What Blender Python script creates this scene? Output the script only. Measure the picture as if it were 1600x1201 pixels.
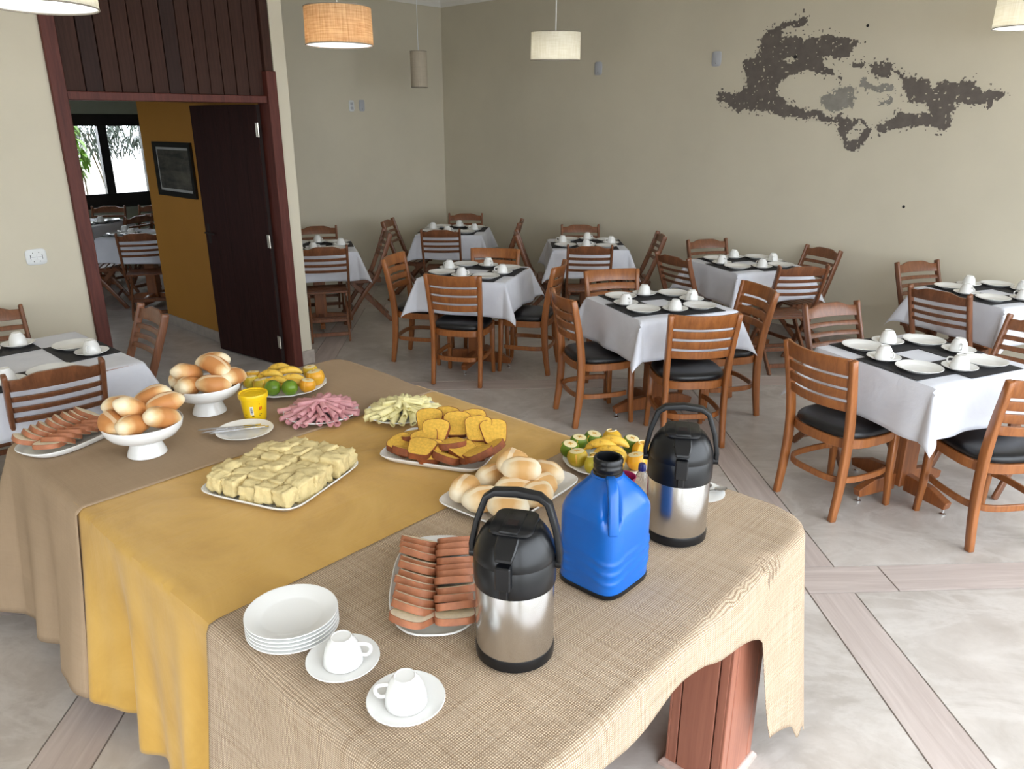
import bpy, bmesh, math, random
import numpy as np
from mathutils import Vector, Matrix, noise

for o in list(bpy.data.objects):
    bpy.data.objects.remove(o)
SC = bpy.context.scene
COL = SC.collection
PI = math.pi

# ------------------------------------------------------------------ camera
cam = bpy.data.cameras.new('camera')
cam.sensor_fit = 'HORIZONTAL'
cam.sensor_width = 36.0
cam.lens = 1185.0 / 1600.0 * 36.0
cam.clip_start = 0.02
camo = bpy.data.objects.new('camera', cam)
COL.objects.link(camo)
camo.location = (0, 0, 1.93)
camo.rotation_euler = (math.radians(90 - 19.19), 0, math.radians(42.49 - 90))
SC.camera = camo
VIEW = math.radians(42.49)

# ------------------------------------------------------------------ sky, daylight, exposure
SKY = 6.4
w = bpy.data.worlds.new('sky')
SC.world = w
w.use_nodes = True
bg = w.node_tree.nodes['Background']
bg.inputs['Color'].default_value = (0.87, 0.935, 1.0, 1)
bg.inputs['Strength'].default_value = SKY
SC.view_settings.view_transform = 'Standard'
SC.view_settings.look = 'None'
SC.view_settings.gamma = 1.0
SC.view_settings.use_curve_mapping = False
SC.view_settings.exposure = 0.0


def portal(name, loc, rot, sx, sy):
    l = bpy.data.lights.new(name, 'AREA')
    l.shape = 'RECTANGLE'
    l.size = sx
    l.size_y = sy
    l.cycles.is_portal = True
    o = bpy.data.objects.new(name, l)
    COL.objects.link(o)
    o.location = loc
    o.rotation_euler = rot


# sky light enters through the wide openings on the right, behind the camera and the far window
portal('daylight_right', (1.1, -1.17, 1.45), (math.radians(90), 0, 0), 6.6, 2.9)
portal('daylight_far_right', (5.5, -1.17, 1.6), (math.radians(90), 0, 0), 2.2, 1.8)
portal('daylight_behind', (-2.45, 0.95, 1.1), (0, math.radians(-90), 0), 2.2, 1.9)
portal('daylight_added_opening', (-0.42, 7.6, 1.5), (0, math.radians(-90), 0), 1.0, 1.2)  # unseen side opening of the next room, added to brighten the yellow wall
portal('daylight_window', (3.87, 11.22, 1.4), (math.radians(-90), 0, 0), 1.8, 1.0)


# ------------------------------------------------------------------ materials
def srgb(r, g, b):
    f = lambda c: c / 12.92 if c <= 0.04045 else ((c + 0.055) / 1.055) ** 2.4
    return (f(r / 255), f(g / 255), f(b / 255), 1)


class NT:
    def __init__(self, name):
        self.m = bpy.data.materials.new(name)
        self.m.use_nodes = True
        self.t = self.m.node_tree
        self.b = self.t.nodes['Principled BSDF']

    def n(self, typ, **kw):
        nd = self.t.nodes.new(typ)
        for k, v in kw.items():
            if hasattr(nd, k) and not k.startswith('i_'):
                setattr(nd, k, v)
        return nd

    def l(self, a, b):
        self.t.links.new(a, b)

    def coord(self, kind='Object', scale=(1, 1, 1), rot=(0, 0, 0)):
        tc = self.n('ShaderNodeTexCoord')
        mp = self.n('ShaderNodeMapping')
        mp.inputs['Scale'].default_value = scale
        mp.inputs['Rotation'].default_value = rot
        self.l(tc.outputs[kind], mp.inputs['Vector'])
        return mp.outputs['Vector']

    def noise(self, vec, scale, detail=4, rough=0.55, dist=0.0):
        nd = self.n('ShaderNodeTexNoise')
        nd.inputs['Scale'].default_value = scale
        nd.inputs['Detail'].default_value = detail
        nd.inputs['Roughness'].default_value = rough
        nd.inputs['Distortion'].default_value = dist
        if vec is not None:
            self.l(vec, nd.inputs['Vector'])
        return nd.outputs['Fac']

    def ramp(self, fac, stops):
        nd = self.n('ShaderNodeValToRGB')
        cr = nd.color_ramp
        while len(cr.elements) < len(stops):
            cr.elements.new(0.5)
        for e, (p, c) in zip(cr.elements, stops):
            e.position = p
            e.color = c
        self.l(fac, nd.inputs['Fac'])
        return nd.outputs['Color']

    def mix(self, fac, a, b, blend='MIX'):
        nd = self.n('ShaderNodeMix', data_type='RGBA', blend_type=blend)
        for inp, v in ((nd.inputs[0], fac), (nd.inputs[6], a), (nd.inputs[7], b)):
            if isinstance(v, (int, float)):
                inp.default_value = v
            elif isinstance(v, tuple):
                inp.default_value = v
            else:
                self.l(v, inp)
        return nd.outputs[2]

    def math(self, op, a, b=0.5, clamp=False):
        nd = self.n('ShaderNodeMath', operation=op)
        nd.use_clamp = clamp
        for inp, v in ((nd.inputs[0], a), (nd.inputs[1], b)):
            if isinstance(v, (int, float)):
                inp.default_value = v
            else:
                self.l(v, inp)
        return nd.outputs[0]

    def bump(self, h, strength=0.3, dist=0.01):
        nd = self.n('ShaderNodeBump')
        nd.inputs['Strength'].default_value = strength
        nd.inputs['Distance'].default_value = dist
        self.l(h, nd.inputs['Height'])
        self.l(nd.outputs['Normal'], self.b.inputs['Normal'])

    def base(self, c):
        if isinstance(c, tuple):
            self.b.inputs['Base Color'].default_value = c
        else:
            self.l(c, self.b.inputs['Base Color'])

    def set(self, **kw):
        for k, v in kw.items():
            i = self.b.inputs[k.replace('_', ' ')]
            if isinstance(v, (int, float, tuple)):
                i.default_value = v
            else:
                self.l(v, i)


def plain(name, c, rough=0.5, var=0.06, scale=8.0, metal=0.0, spec=0.5, bump=0.0):
    m = NT(name)
    v = m.coord()
    f = m.noise(v, scale)
    d = tuple(max(0, x * (1 - var * 2)) for x in c[:3]) + (1,)
    e = tuple(min(1, x * (1 + var)) for x in c[:3]) + (1,)
    m.base(m.ramp(f, [(0.3, d), (0.7, e)]))
    m.set(Roughness=rough, Metallic=metal)
    m.b.inputs['Specular IOR Level'].default_value = spec
    if bump:
        m.bump(m.noise(v, scale * 6), bump, 0.004)
    return m.m


def wood(name, dark, light, rough=0.35, scale=(30, 30, 2.2), coat=0.15, kind='Object', spec=0.5):
    m = NT(name)
    v = m.coord(kind, scale)
    f = m.noise(v, 1.0, 6, 0.6, 1.2)
    f2 = m.noise(v, 5.0, 3, 0.6, 0.2)
    ff = m.math('ADD', m.math('MULTIPLY', f, 0.75), m.math('MULTIPLY', f2, 0.25))
    m.base(m.ramp(ff, [(0.3, dark), (0.68, light)]))
    m.set(Roughness=rough)
    m.b.inputs['Coat Weight'].default_value = coat
    m.b.inputs['Specular IOR Level'].default_value = spec
    m.b.inputs['Coat Roughness'].default_value = 0.25
    m.bump(ff, 0.06, 0.003)
    return m.m


M = {}
# painted plaster walls
for nm, c, v in (('wall', srgb(206, 198, 178), 0.035), ('wall_yellow', srgb(178, 124, 44), 0.05), ('wall_grey', srgb(168, 176, 160), 0.04)):
    m = NT(nm)
    vec = m.coord()
    f = m.noise(vec, 0.9, 5, 0.6)
    f2 = m.noise(vec, 45, 3)
    d = tuple(x * (1 - 2 * v) for x in c[:3]) + (1,)
    e = tuple(min(1, x * (1 + v)) for x in c[:3]) + (1,)
    m.base(m.ramp(f, [(0.3, d), (0.7, e)]))
    m.set(Roughness=0.75)
    m.bump(f2, 0.05, 0.004)
    M[nm] = m.m
M['ceiling'] = plain('ceiling_paint', srgb(236, 234, 228), 0.8, 0.02, 2)
M['peel_dark'] = plain('bare_render_dark', srgb(104, 96, 90), 0.9, 0.09, 14, bump=0.2)
M['peel_light'] = plain('bare_render_light', srgb(142, 138, 130), 0.9, 0.08, 14, bump=0.2)
M['hole'] = plain('drill_hole', srgb(35, 32, 30), 0.9)

# polished cement panels with pale veins
m = NT('floor_cement')
vec = m.coord()
f = m.noise(vec, 1.3, 8, 0.62, 0.5)
f2 = m.noise(vec, 5.5, 6, 0.62, 0.4)
mp = m.coord('Object', (1.0, 1.7, 1.0), (0, 0, 0.5))
f3 = m.noise(mp, 1.5, 9, 0.65, 0.9)
c1 = m.ramp(f, [(0.28, srgb(166, 158, 150)), (0.5, srgb(188, 180, 173)), (0.75, srgb(206, 200, 194))])
c2 = m.ramp(f2, [(0.35, srgb(160, 151, 143)), (0.65, srgb(200, 193, 187))])
c3 = m.ramp(f3, [(0.44, (0, 0, 0, 1)), (0.5, (1, 1, 1, 1)), (0.56, (0, 0, 0, 1))])
cc = m.mix(0.45, c1, c2)
m.base(m.mix(m.math('MULTIPLY', c3, 0.38), cc, srgb(212, 207, 202)))
m.set(Roughness=m.math('ADD', m.math('MULTIPLY', f2, 0.22), 0.22))
M['floor_cement'] = m.m
# pinkish wood-look strips
m = NT('floor_strip')
vec = m.coord('Object', (26, 1.6, 1))
f = m.noise(vec, 1.0, 6, 0.6, 1.0)
m.base(m.ramp(f, [(0.3, srgb(174, 160, 154)), (0.7, srgb(198, 186, 180))]))
m.set(Roughness=0.4)
M['floor_strip'] = m.m
M['floor_joint'] = plain('floor_joint', srgb(158, 149, 142), 0.8)
M['skirting'] = plain('skirting_stone', srgb(170, 160, 150), 0.4, 0.08, 20)

M['wood_chair'] = wood('chair_wood', (0.20, 0.063, 0.016, 1), (0.39, 0.138, 0.037, 1))
M['wood_fold'] = wood('folding_chair_wood', (0.115, 0.042, 0.019, 1), (0.25, 0.095, 0.04, 1))
M['wood_table'] = wood('table_wood', (0.17, 0.055, 0.018, 1), (0.34, 0.115, 0.034, 1))
M['wood_door'] = wood('door_wood', (0.014, 0.0045, 0.004, 1), (0.036, 0.011, 0.009, 1), 0.6, coat=0, spec=.15)
M['wood_frame'] = wood('frame_wood', (0.062, 0.016, 0.012, 1), (0.13, 0.037, 0.027, 1), 0.5, coat=0, spec=.25)
M['wood_plank'] = wood('plank_wood', (0.022, 0.009, 0.006, 1), (0.062, 0.026, 0.018, 1), 0.62, (22, 22, 1.4), coat=0, spec=.2)
M['wood_plank_b'] = wood('plank_wood_dark', (0.016, 0.008, 0.007, 1), (0.042, 0.020, 0.016, 1), 0.62, (22, 22, 1.4), coat=0, spec=.2)
M['wood_post'] = wood('post_wood', (0.26, 0.09, 0.055, 1), (0.40, 0.155, 0.095, 1), 0.4, (30, 30, 1.2))
M['groove'] = plain('groove_dark', srgb(30, 16, 12), 0.8)
M['leather'] = plain('black_leatherette', srgb(20, 21, 24), 0.36, 0.1, 60, bump=0.06)
M['steel'] = plain('brushed_steel', (0.60, 0.59, 0.58, 1), 0.24, 0.04, 5, metal=1.0)
M['chrome'] = plain('chrome', (0.75, 0.75, 0.76, 1), 0.15, 0.02, 5, metal=1.0)
M['brass'] = plain('hinge_metal', (0.72, 0.68, 0.58, 1), 0.35, 0.04, 5, metal=1.0)
M['black_plastic'] = plain('black_plastic', srgb(17, 18, 21), 0.3, 0.1, 30, spec=0.4)
M['porcelain'] = plain('white_porcelain', srgb(238, 238, 236), 0.12, 0.012, 6)
M['white_plastic'] = plain('white_plastic', srgb(222, 224, 224), 0.35, 0.02, 6)
M['grey_plastic'] = plain('grey_plastic', srgb(176, 178, 184), 0.4, 0.02, 6)

# white table linen
m = NT('white_linen')
vec = m.coord()
f = m.noise(vec, 3.2, 4, 0.55, 0.6)
m.base(m.ramp(f, [(0.3, srgb(208, 210, 220)), (0.7, srgb(226, 228, 236))]))
m.set(Roughness=0.75)
m.b.inputs['Sheen Weight'].default_value = 0.15
fine = m.noise(m.coord('Object', (260, 260, 260)), 1.0, 2)
wr = m.noise(vec, 9, 4, 0.6, 1.0)
m.bump(m.math('ADD', m.math('MULTIPLY', wr, 1.0), m.math('MULTIPLY', fine, 0.12)), 0.16, 0.02)
M['linen'] = m.m
M['mat'] = plain('black_placemat', srgb(40, 39, 42), 0.75, 0.08, 60, bump=0.1)


def weave(name, dark, light, pale, per_m, bump=0.6, rough=0.9, strength=1.0):
    m = NT(name)
    vec = m.coord('UV')
    ws = []
    for d in ('X', 'Y'):
        wv = m.n('ShaderNodeTexWave', wave_type='BANDS', bands_direction=d)
        wv.inputs['Scale'].default_value = per_m
        wv.inputs['Distortion'].default_value = 1.4
        wv.inputs['Detail'].default_value = 2
        wv.inputs['Detail Scale'].default_value = 1.2
        m.l(vec, wv.inputs['Vector'])
        ws.append(wv.outputs['Fac'])
    h = m.math('MULTIPLY', ws[0], ws[1])
    sx = m.noise(m.coord('UV', (3, 120, 1)), 1.0, 3, 0.6)
    sy = m.noise(m.coord('UV', (120, 3, 1)), 1.0, 3, 0.6)
    st = m.math('ADD', m.math('MULTIPLY', sx, 0.5), m.math('MULTIPLY', sy, 0.5))
    big = m.noise(vec, 2.5, 4, 0.6, 0.5)
    c = m.ramp(h, [(0.05, dark), (0.55, light)])
    c = m.mix(m.math('MULTIPLY', m.math('SUBTRACT', st, 0.35, True), 1.1, True), c, pale)
    c2 = m.mix(0.5 * strength, m.mix(0.5, dark, light), c)
    hsv = m.n('ShaderNodeHueSaturation')
    m.l(c2, hsv.inputs['Color'])
    m.l(m.math('ADD', m.math('MULTIPLY', big, 0.35), 0.82), hsv.inputs['Value'])
    m.base(hsv.outputs['Color'])
    m.set(Roughness=rough)
    m.b.inputs['Specular IOR Level'].default_value = 0.15
    m.bump(m.math('ADD', h, m.math('MULTIPLY', st, 0.6)), bump, 0.002)
    return m.m


M['burlap'] = weave('burlap', srgb(126, 102, 80), srgb(218, 196, 168), srgb(232, 216, 194), 58.0, 0.5, strength=1.9)
M['burlap_fine'] = weave('burlap_fine', srgb(142, 119, 95), srgb(188, 164, 136), srgb(196, 174, 148), 110.0, 0.3, strength=0.8)
m = NT('mustard_satin')
vec = m.coord()
f = m.noise(vec, 2.2, 5, 0.6, 1.5)
f2 = m.noise(m.coord('Object', (3, 14, 3)), 1.0, 5, 0.6, 1.0)
m.base(m.ramp(f, [(0.25, srgb(182, 138, 52)), (0.5, srgb(201, 157, 70)), (0.75, srgb(214, 172, 88))]))
m.set(Roughness=0.48)
m.b.inputs['Sheen Weight'].default_value = 0.2
m.bump(m.math('ADD', f, m.math('MULTIPLY', f2, 0.5)), 0.22, 0.02)
M['mustard'] = m.m


# ------------------------------------------------------------------ mesh helpers
class MB:
    """collects shapes and links them as one mesh object"""

    def __init__(self):
        self.v, self.f, self.mi, self.uv = [], [], [], None
        self.cur = 0

    def add(self, vs, fs):
        k = len(self.v)
        self.v += [tuple(p) for p in vs]
        for f in fs:
            self.f.append(tuple(i + k for i in f))
            self.mi.append(self.cur)
        return self

    def box(self, c, s, rot=None):
        x, y, z = s[0] / 2, s[1] / 2, s[2] / 2
        vs = [Vector((a * x, b * y, d * z)) for a in (-1, 1) for b in (-1, 1) for d in (-1, 1)]
        if rot is not None:
            vs = [rot @ p for p in vs]
        return self.add([p + Vector(c) for p in vs],
                        [(0, 1, 3, 2), (4, 6, 7, 5), (0, 4, 5, 1), (2, 3, 7, 6), (0, 2, 6, 4), (1, 5, 7, 3)])

    def span(self, lo, hi):
        return self.box([(a + b) / 2 for a, b in zip(lo, hi)], [b - a for a, b in zip(lo, hi)])

    def loft(self, rings, cap=True, close=False):
        n = len(rings[0])
        vs = [p for r in rings for p in r]
        fs = []
        for i in range(len(rings) - (0 if close else 1)):
            j = (i + 1) % len(rings)
            for k in range(n):
                k2 = (k + 1) % n
                fs.append((i * n + k, i * n + k2, j * n + k2, j * n + k))
        if cap and not close:
            fs.append(tuple(range(n))[::-1])
            fs.append(tuple((len(rings) - 1) * n + k for k in range(n)))
        return self.add(vs, fs)

    def beam(self, pts, wx, wy, side=(1, 0, 0)):
        """rectangular bar along pts; wx measured along side, wy across; wx, wy may be lists"""
        rings = []
        pts = [Vector(p) for p in pts]
        for i, p in enumerate(pts):
            t = (pts[min(i + 1, len(pts) - 1)] - pts[max(i - 1, 0)]).normalized()
            s = Vector(side)
            s = (s - t * s.dot(t)).normalized()
            u = t.cross(s)
            a = (wx[i] if isinstance(wx, (list, tuple)) else wx) / 2
            b = (wy[i] if isinstance(wy, (list, tuple)) else wy) / 2
            rings.append([p - s * a - u * b, p + s * a - u * b, p + s * a + u * b, p - s * a + u * b])
        return self.loft(rings)

    def tube(self, pts, r, n=8, cap=True, close=False):
        pts = [Vector(p) for p in pts]
        rings = []
        ref = None
        for i, p in enumerate(pts):
            if close:
                t = (pts[(i + 1) % len(pts)] - pts[i - 1]).normalized()
            else:
                t = (pts[min(i + 1, len(pts) - 1)] - pts[max(i - 1, 0)]).normalized()
            if ref is None:
                ref = Vector((0, 0, 1)) if abs(t.z) < 0.9 else Vector((1, 0, 0))
            s = (ref - t * ref.dot(t)).normalized()
            ref = s
            u = t.cross(s)
            rr = r[i] if isinstance(r, (list, tuple)) else r
            rings.append([p + (s * math.cos(a) + u * math.sin(a)) * rr for a in [2 * PI * k / n for k in range(n)]])
        return self.loft(rings, cap, close)

    def lathe(self, prof, n=32, c=(0, 0, 0), sx=1.0, sy=1.0):
        """prof: list of (r, z); r = 0 closes"""
        c = Vector(c)
        vs, fs, idx = [], [], []
        for r, z in prof:
            if r < 1e-6:
                idx.append([len(vs)])
                vs.append(c + Vector((0, 0, z)))
            else:
                idx.append(list(range(len(vs), len(vs) + n)))
                vs += [c + Vector((r * sx * math.cos(2 * PI * k / n), r * sy * math.sin(2 * PI * k / n), z)) for k in range(n)]
        for a, b in zip(idx, idx[1:]):
            for k in range(n):
                k2 = (k + 1) % n
                if len(a) == 1 and len(b) == 1:
                    continue
                if len(a) == 1:
                    fs.append((a[0], b[k2], b[k]))
                elif len(b) == 1:
                    fs.append((a[k], a[k2], b[0]))
                else:
                    fs.append((a[k], a[k2], b[k2], b[k]))
        return self.add(vs, fs)

    def prism(self, poly, axis, lo, hi):
        """extrude a 2D outline along axis (0, 1 or 2)"""
        def P3(a, b, h):
            p = [a, b]
            p.insert(axis, h)
            return p
        n = len(poly)
        vs = [P3(a, b, lo) for a, b in poly] + [P3(a, b, hi) for a, b in poly]
        fs = [(k, (k + 1) % n, n + (k + 1) % n, n + k) for k in range(n)]
        fs += [tuple(range(n))[::-1], tuple(range(n, 2 * n))]
        return self.add(vs, fs)

    def build(self, name, mat, parent=None, smooth=40, bevel=0.0, seg=1, loc=None, rot=None, fix=True):
        me = bpy.data.meshes.new(name)
        me.from_pydata([tuple(p) for p in self.v], [], self.f)
        mats = mat if isinstance(mat, (list, tuple)) else [mat]
        for x in mats:
            me.materials.append(M[x] if isinstance(x, str) else x)
        if len(mats) > 1:
            me.polygons.foreach_set('material_index', self.mi)
        if self.uv is not None:
            ul = me.uv_layers.new(name='UVMap')
            for li, lp in enumerate(me.loops):
                ul.data[li].uv = self.uv[lp.vertex_index]
        if fix or bevel:
            bm = bmesh.new()
            bm.from_mesh(me)
            if fix:
                bmesh.ops.recalc_face_normals(bm, faces=bm.faces)
            if bevel:
                es = [e for e in bm.edges if len(e.link_faces) == 2 and e.calc_face_angle(0) > 0.6]
                bmesh.ops.bevel(bm, geom=es, offset=bevel, offset_type='OFFSET', segments=seg, profile=0.5, affect='EDGES', clamp_overlap=True)
            bm.to_mesh(me)
            bm.free()
        if smooth:
            me.polygons.foreach_set('use_smooth', [True] * len(me.polygons))
            me.set_sharp_from_angle(angle=math.radians(smooth))
        me.update()
        o = bpy.data.objects.new(name, me)
        COL.objects.link(o)
        if parent is not None:
            o.parent = parent
        if loc is not None:
            o.location = loc
        if rot is not None:
            o.rotation_euler = rot
        return o


def tag(o, label, cat, group=None):
    o['label'] = label
    o['category'] = cat
    if group:
        o['group'] = group
    return o


def thing(name, label, cat, loc=(0, 0, 0), rz=0.0, group=None):
    o = bpy.data.objects.new(name, None)
    o.empty_display_size = 0.1
    COL.objects.link(o)
    o.location = loc
    o.rotation_euler = (0, 0, rz)
    return tag(o, label, cat, group)


def copy_tree(o, parent=None):
    c = o.copy()
    COL.objects.link(c)
    if parent is not None:
        c.parent = parent
    for ch in list(o.children):
        copy_tree(ch, c)
    return c


def struct(o):
    o['kind'] = 'structure'
    return o


def sbox(name, lo, hi, mat, parent=None, bevel=0.0):
    o = MB().span(lo, hi).build(name, mat, parent, smooth=0, bevel=bevel)
    if parent is None:
        struct(o)
    return o


def heading(a):
    """rotation about z that turns local +Y to world angle a (degrees from +X)"""
    return math.radians(a - 90)

# ================================================================== the setting
XW, YW, YD, CZ = 6.90, 7.49, 5.364, 3.30      # back wall, far left wall, door wall, ceiling
YR, XB, YN = -1.15, -2.4, 11.2                 # open right side, open rear side, next room's window wall

# floor: joint-coloured base, cement panels and strips laid at 45 degrees
fl = struct(MB().span((XB, YR, -0.2), (XW + 0.2, YN + 0.2, -0.006)).build('floor', 'floor_joint', smooth=0))
S2 = math.sqrt(0.5)
US = [-1.345 + 2.85 * k for k in range(-4, 4)]
WS = [0.14 + 2.7 * k for k in range(-2, 6)]
HS = 0.10


def floor_piece(name, u0, u1, w0, w1, mat, top):
    """clip a panel given in the 45-degree frame against the room rectangle, then give it depth"""
    poly = [((u * S2 + ww * S2), (-u * S2 + ww * S2)) for u, ww in ((u0, w0), (u1, w0), (u1, w1), (u0, w1))]
    for ax, lim, sg in ((0, XB, 1), (0, XW, -1), (1, YR, 1), (1, YN, -1)):
        out = []
        for i in range(len(poly)):
            a, b = poly[i], poly[(i + 1) % len(poly)]
            da, db = sg * (a[ax] - lim), sg * (b[ax] - lim)
            if da >= 0:
                out.append(a)
            if da * db < 0:
                t = da / (da - db)
                out.append((a[0] + (b[0] - a[0]) * t, a[1] + (b[1] - a[1]) * t))
        poly = out
        if len(poly) < 3:
            return
    cx = sum(p[0] for p in poly) / len(poly)
    cy = sum(p[1] for p in poly) / len(poly)
    rot = -PI / 4 if name != 'floor_strip_across' else PI / 4
    c, s = math.cos(-rot), math.sin(-rot)
    loc = [((x - cx) * c - (y - cy) * s, (x - cx) * s + (y - cy) * c) for x, y in poly]
    MB().prism(loc, 2, -0.006, top).build('floor_strip' if 'strip' in name else name, mat, fl, smooth=0, loc=(cx, cy, 0), rot=(0, 0, rot))


G = 0.0035
for i, u in enumerate(US):
    for j, ww in enumerate(WS):
        u1 = US[i + 1] if i + 1 < len(US) else u + 2.85
        w1 = WS[j + 1] if j + 1 < len(WS) else ww + 2.7
        um, wm = (u + u1) / 2, (ww + w1) / 2
        floor_piece('cement_panel', u + HS + G, u1 - HS - G, ww + HS + G, w1 - HS - G, 'floor_cement', 0.0)
        floor_piece('floor_strip', u - HS + G, u + HS - G, ww + HS + G, w1 - HS - G, 'floor_strip', 0.0004)
        # the across strips are laid in two boards per bay
        for a, b in ((u - HS, u + 0.30), (u + 0.30, u1 - HS)):
            floor_piece('floor_strip_across', a + G, b - G, ww - HS + G, ww + HS - G, 'floor_strip', 0.0004)

ceil = sbox('ceiling', (XB, YR, CZ), (XW + 0.2, YN + 0.2, CZ + 0.15), 'ceiling')

# walls of the dining room
sbox('wall_back', (XW, YR, 0), (XW + 0.2, YN + 0.2, CZ), 'wall')
sbox('wall_far', (3.262, YW, 0), (XW, YW + 0.085, CZ), 'wall')
sbox('wall_return', (3.26, YD + 0.13, 0), (3.37, YW, CZ), 'wall')
sbox('wall_pier', (3.262, YD, 0), (3.37, YD + 0.13, CZ), 'wall')
wl = sbox('wall_left', (XB, YD, 0), (1.735, YD + 0.13, CZ), 'wall')
# open sides: low-rise posts and beams around the wide openings
sbox('wall_right', (XB, YR - 0.2, 2.92), (XW, YR, CZ), 'wall')
sbox('wall_right_far', (4.4, YR - 0.2, 0), (XW, YR, 0.7), 'wall')
sbox('wall_right_high', (4.4, YR - 0.2, 2.5), (XW, YR, 2.92), 'wall')
sbox('trim_6', (6.6, YR - 0.2, 0.7), (XW, YR, 2.5), 'wall')
for k, x in enumerate((XB, -0.6, 4.08)):
    sbox('trim_%d' % (k + 1), (x, YR - 0.2, 0), (x + 0.32, YR, 2.92), 'wall')
sbox('wall_rear', (XB - 0.2, YR - 0.2, 2.2), (XB, YD + 0.13, CZ), 'wall')
for k, y in enumerate((YR - 0.2, 1.9)):
    sbox('trim_%d' % (k + 4), (XB - 0.2, y, 0), (XB, y + (1.35 if k == 0 else 3.59), 2.2), 'wall')
# pavement outside
struct(MB().span((-16, -16, -0.4), (18, YR - 0.2, -0.03)).build('ground_outside', plain('pavement', srgb(176, 172, 164), 0.8, 0.08, 1.5), smooth=0))
struct(MB().span((-16, YR - 0.2, -0.4), (XB - 0.2, 16, -0.03)).build('ground_rear', M['floor_joint'], smooth=0))

# skirting boards
def skirting(name, lo, hi):
    sbox(name, lo, hi, 'skirting', bevel=0.004)


skirting('baseboard_back', (XW - 0.014, YR, 0.0005), (XW, YW - 0.001, 0.1))
skirting('baseboard_far', (3.385, YW - 0.014, 0.0005), (XW - 0.015, YW, 0.1))
skirting('baseboard_return', (3.37, YD + 0.14, 0.0005), (3.384, YW - 0.001, 0.12))
skirting('baseboard_pier', (3.264, YD - 0.016, 0.0005), (3.386, YD, 0.12))
skirting('baseboard_left', (XB, YD - 0.014, 0.0005), (1.73, YD, 0.1))
skirting('baseboard_yellow', (3.136, 5.52, 0.0005), (3.149, YW + 0.085, 0.1))

# crown moulding in two steps
for nm, pts in (('crown_back', None), ('crown_far', None), ('crown_left', None)):
    prof = [(0, 0), (0.012, 0), (0.02, 0.018), (0.05, 0.045), (0.058, 0.07), (0.058, 0.085), (0, 0.085)]
    mb = MB()
    z0 = CZ - 0.0855
    if nm == 'crown_back':
        mb.prism([(XW - a, z0 + b) for a, b in prof], 1, YR, YW)
    elif nm == 'crown_far':
        mb.prism([(YW - a, z0 + b) for a, b in prof], 0, 3.37, XW)
    else:
        mb.prism([(YD - a, z0 + b) for a, b in prof], 0, XB, 1.73)
    struct(mb.build(nm, 'ceiling', smooth=30))

# ---- next room seen through the doorway
sbox('wall_yellow', (3.15, YD + 0.13, 0), (3.259, YW + 0.085, CZ), 'wall_yellow')
sbox('wall_next_left', (-0.4, YD + 0.13, 0), (-0.2, 7.0, CZ), 'wall_grey')
sbox('wall_next_rear', (-0.4, 8.2, 0), (-0.2, YN, CZ), 'wall_grey')
sbox('wall_next_low', (-0.4, 7.0, 0), (-0.2, 8.2, 1.0), 'wall_grey')  # gap above this piece is an added, unseen opening that lights the next room
sbox('wall_next_high', (-0.4, 7.0, 2.0), (-0.2, 8.2, CZ), 'wall_grey')
WX0, WX1, WZ0, WZ1 = 3.0, 4.72, 0.80, 2.01
wn = sbox('wall_next', (-0.4, YN, 0), (WX0, YN + 0.15, CZ), 'wall_grey')
sbox('wall_next_right', (WX1, YN, 0), (XW, YN + 0.15, CZ), 'wall_grey')
sbox('wall_next_top', (WX0, YN, WZ1), (WX1, YN + 0.15, CZ), 'wall_grey')
sbox('wall_next_sill', (WX0, YN, 0), (WX1, YN + 0.15, WZ0), 'wall_grey')

win = struct(thing('window_1', 'dark framed window of the room beyond the doorway', 'window'))
del win['label'], win['category']
M['window_frame'] = plain('window_frame_black', srgb(28, 27, 27), 0.4)
gl = NT('window_glass')
gl.base((1, 1, 1, 1))
gl.set(Roughness=0.0, Transmission_Weight=1.0, IOR=1.01)
M['glass'] = gl.m
y0, y1 = YN - 0.02, YN + 0.06
for nm, lo, hi in (('frame_top', (WX0, y0, 1.86), (WX1, y1, WZ1)), ('frame_bottom', (WX0, y0, WZ0), (WX1, y1, 0.99)),
                   ('frame_side', (WX0, y0, 0.99), (WX0 + 0.07, y1, 1.86)), ('frame_side', (WX1 - 0.07, y0, 0.99), (WX1, y1, 1.86))):
    MB().span(lo, hi).build(nm, 'window_frame', win, smooth=0, bevel=0.004)
xs = [(4.205, 4.65), (3.64, 4.09), (3.07, 3.525)]
for a, b in ((4.09, 4.205), (3.525, 3.64)):
    MB().span((a, y0 - 0.01, 0.99), (b, y1, 1.86)).build('mullion', 'window_frame', win, smooth=0, bevel=0.004)
for a, b in xs:
    MB().span((a, YN + 0.03, 0.99), (b, YN + 0.034, 1.86)).build('pane', 'glass', win, smooth=0)

# ---- door frame, panelled transom and the open leaf
fr = struct(MB().span((1.735, YD - 0.025, 0), (1.82, YD + 0.15, CZ)).build('door_frame', 'wood_frame', smooth=0, bevel=0.004))
MB().span((3.18, YD - 0.03, 0), (3.26, YD + 0.15, 2.27)).build('frame_post', 'wood_frame', fr, smooth=0, bevel=0.004)
MB().span((3.195, YD + 0.005, 2.27), (3.26, YD + 0.15, CZ)).build('frame_post', 'wood_plank', fr, smooth=0, bevel=0.004)
MB().span((1.82, YD - 0.01, 2.05), (3.18, YD + 0.15, 2.10)).build('lintel', 'wood_frame', fr, smooth=0, bevel=0.004)
tr = struct(MB().span((1.82, YD + 0.06, 2.10), (3.195, YD + 0.12, CZ)).build('transom_panel', 'groove', smooth=0))
px = [1.822, 1.953, 2.06, 2.172, 2.275, 2.377, 2.481, 2.586, 2.684, 2.778, 2.872, 2.973, 3.073, 3.193]
rnd = random.Random(4)
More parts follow.
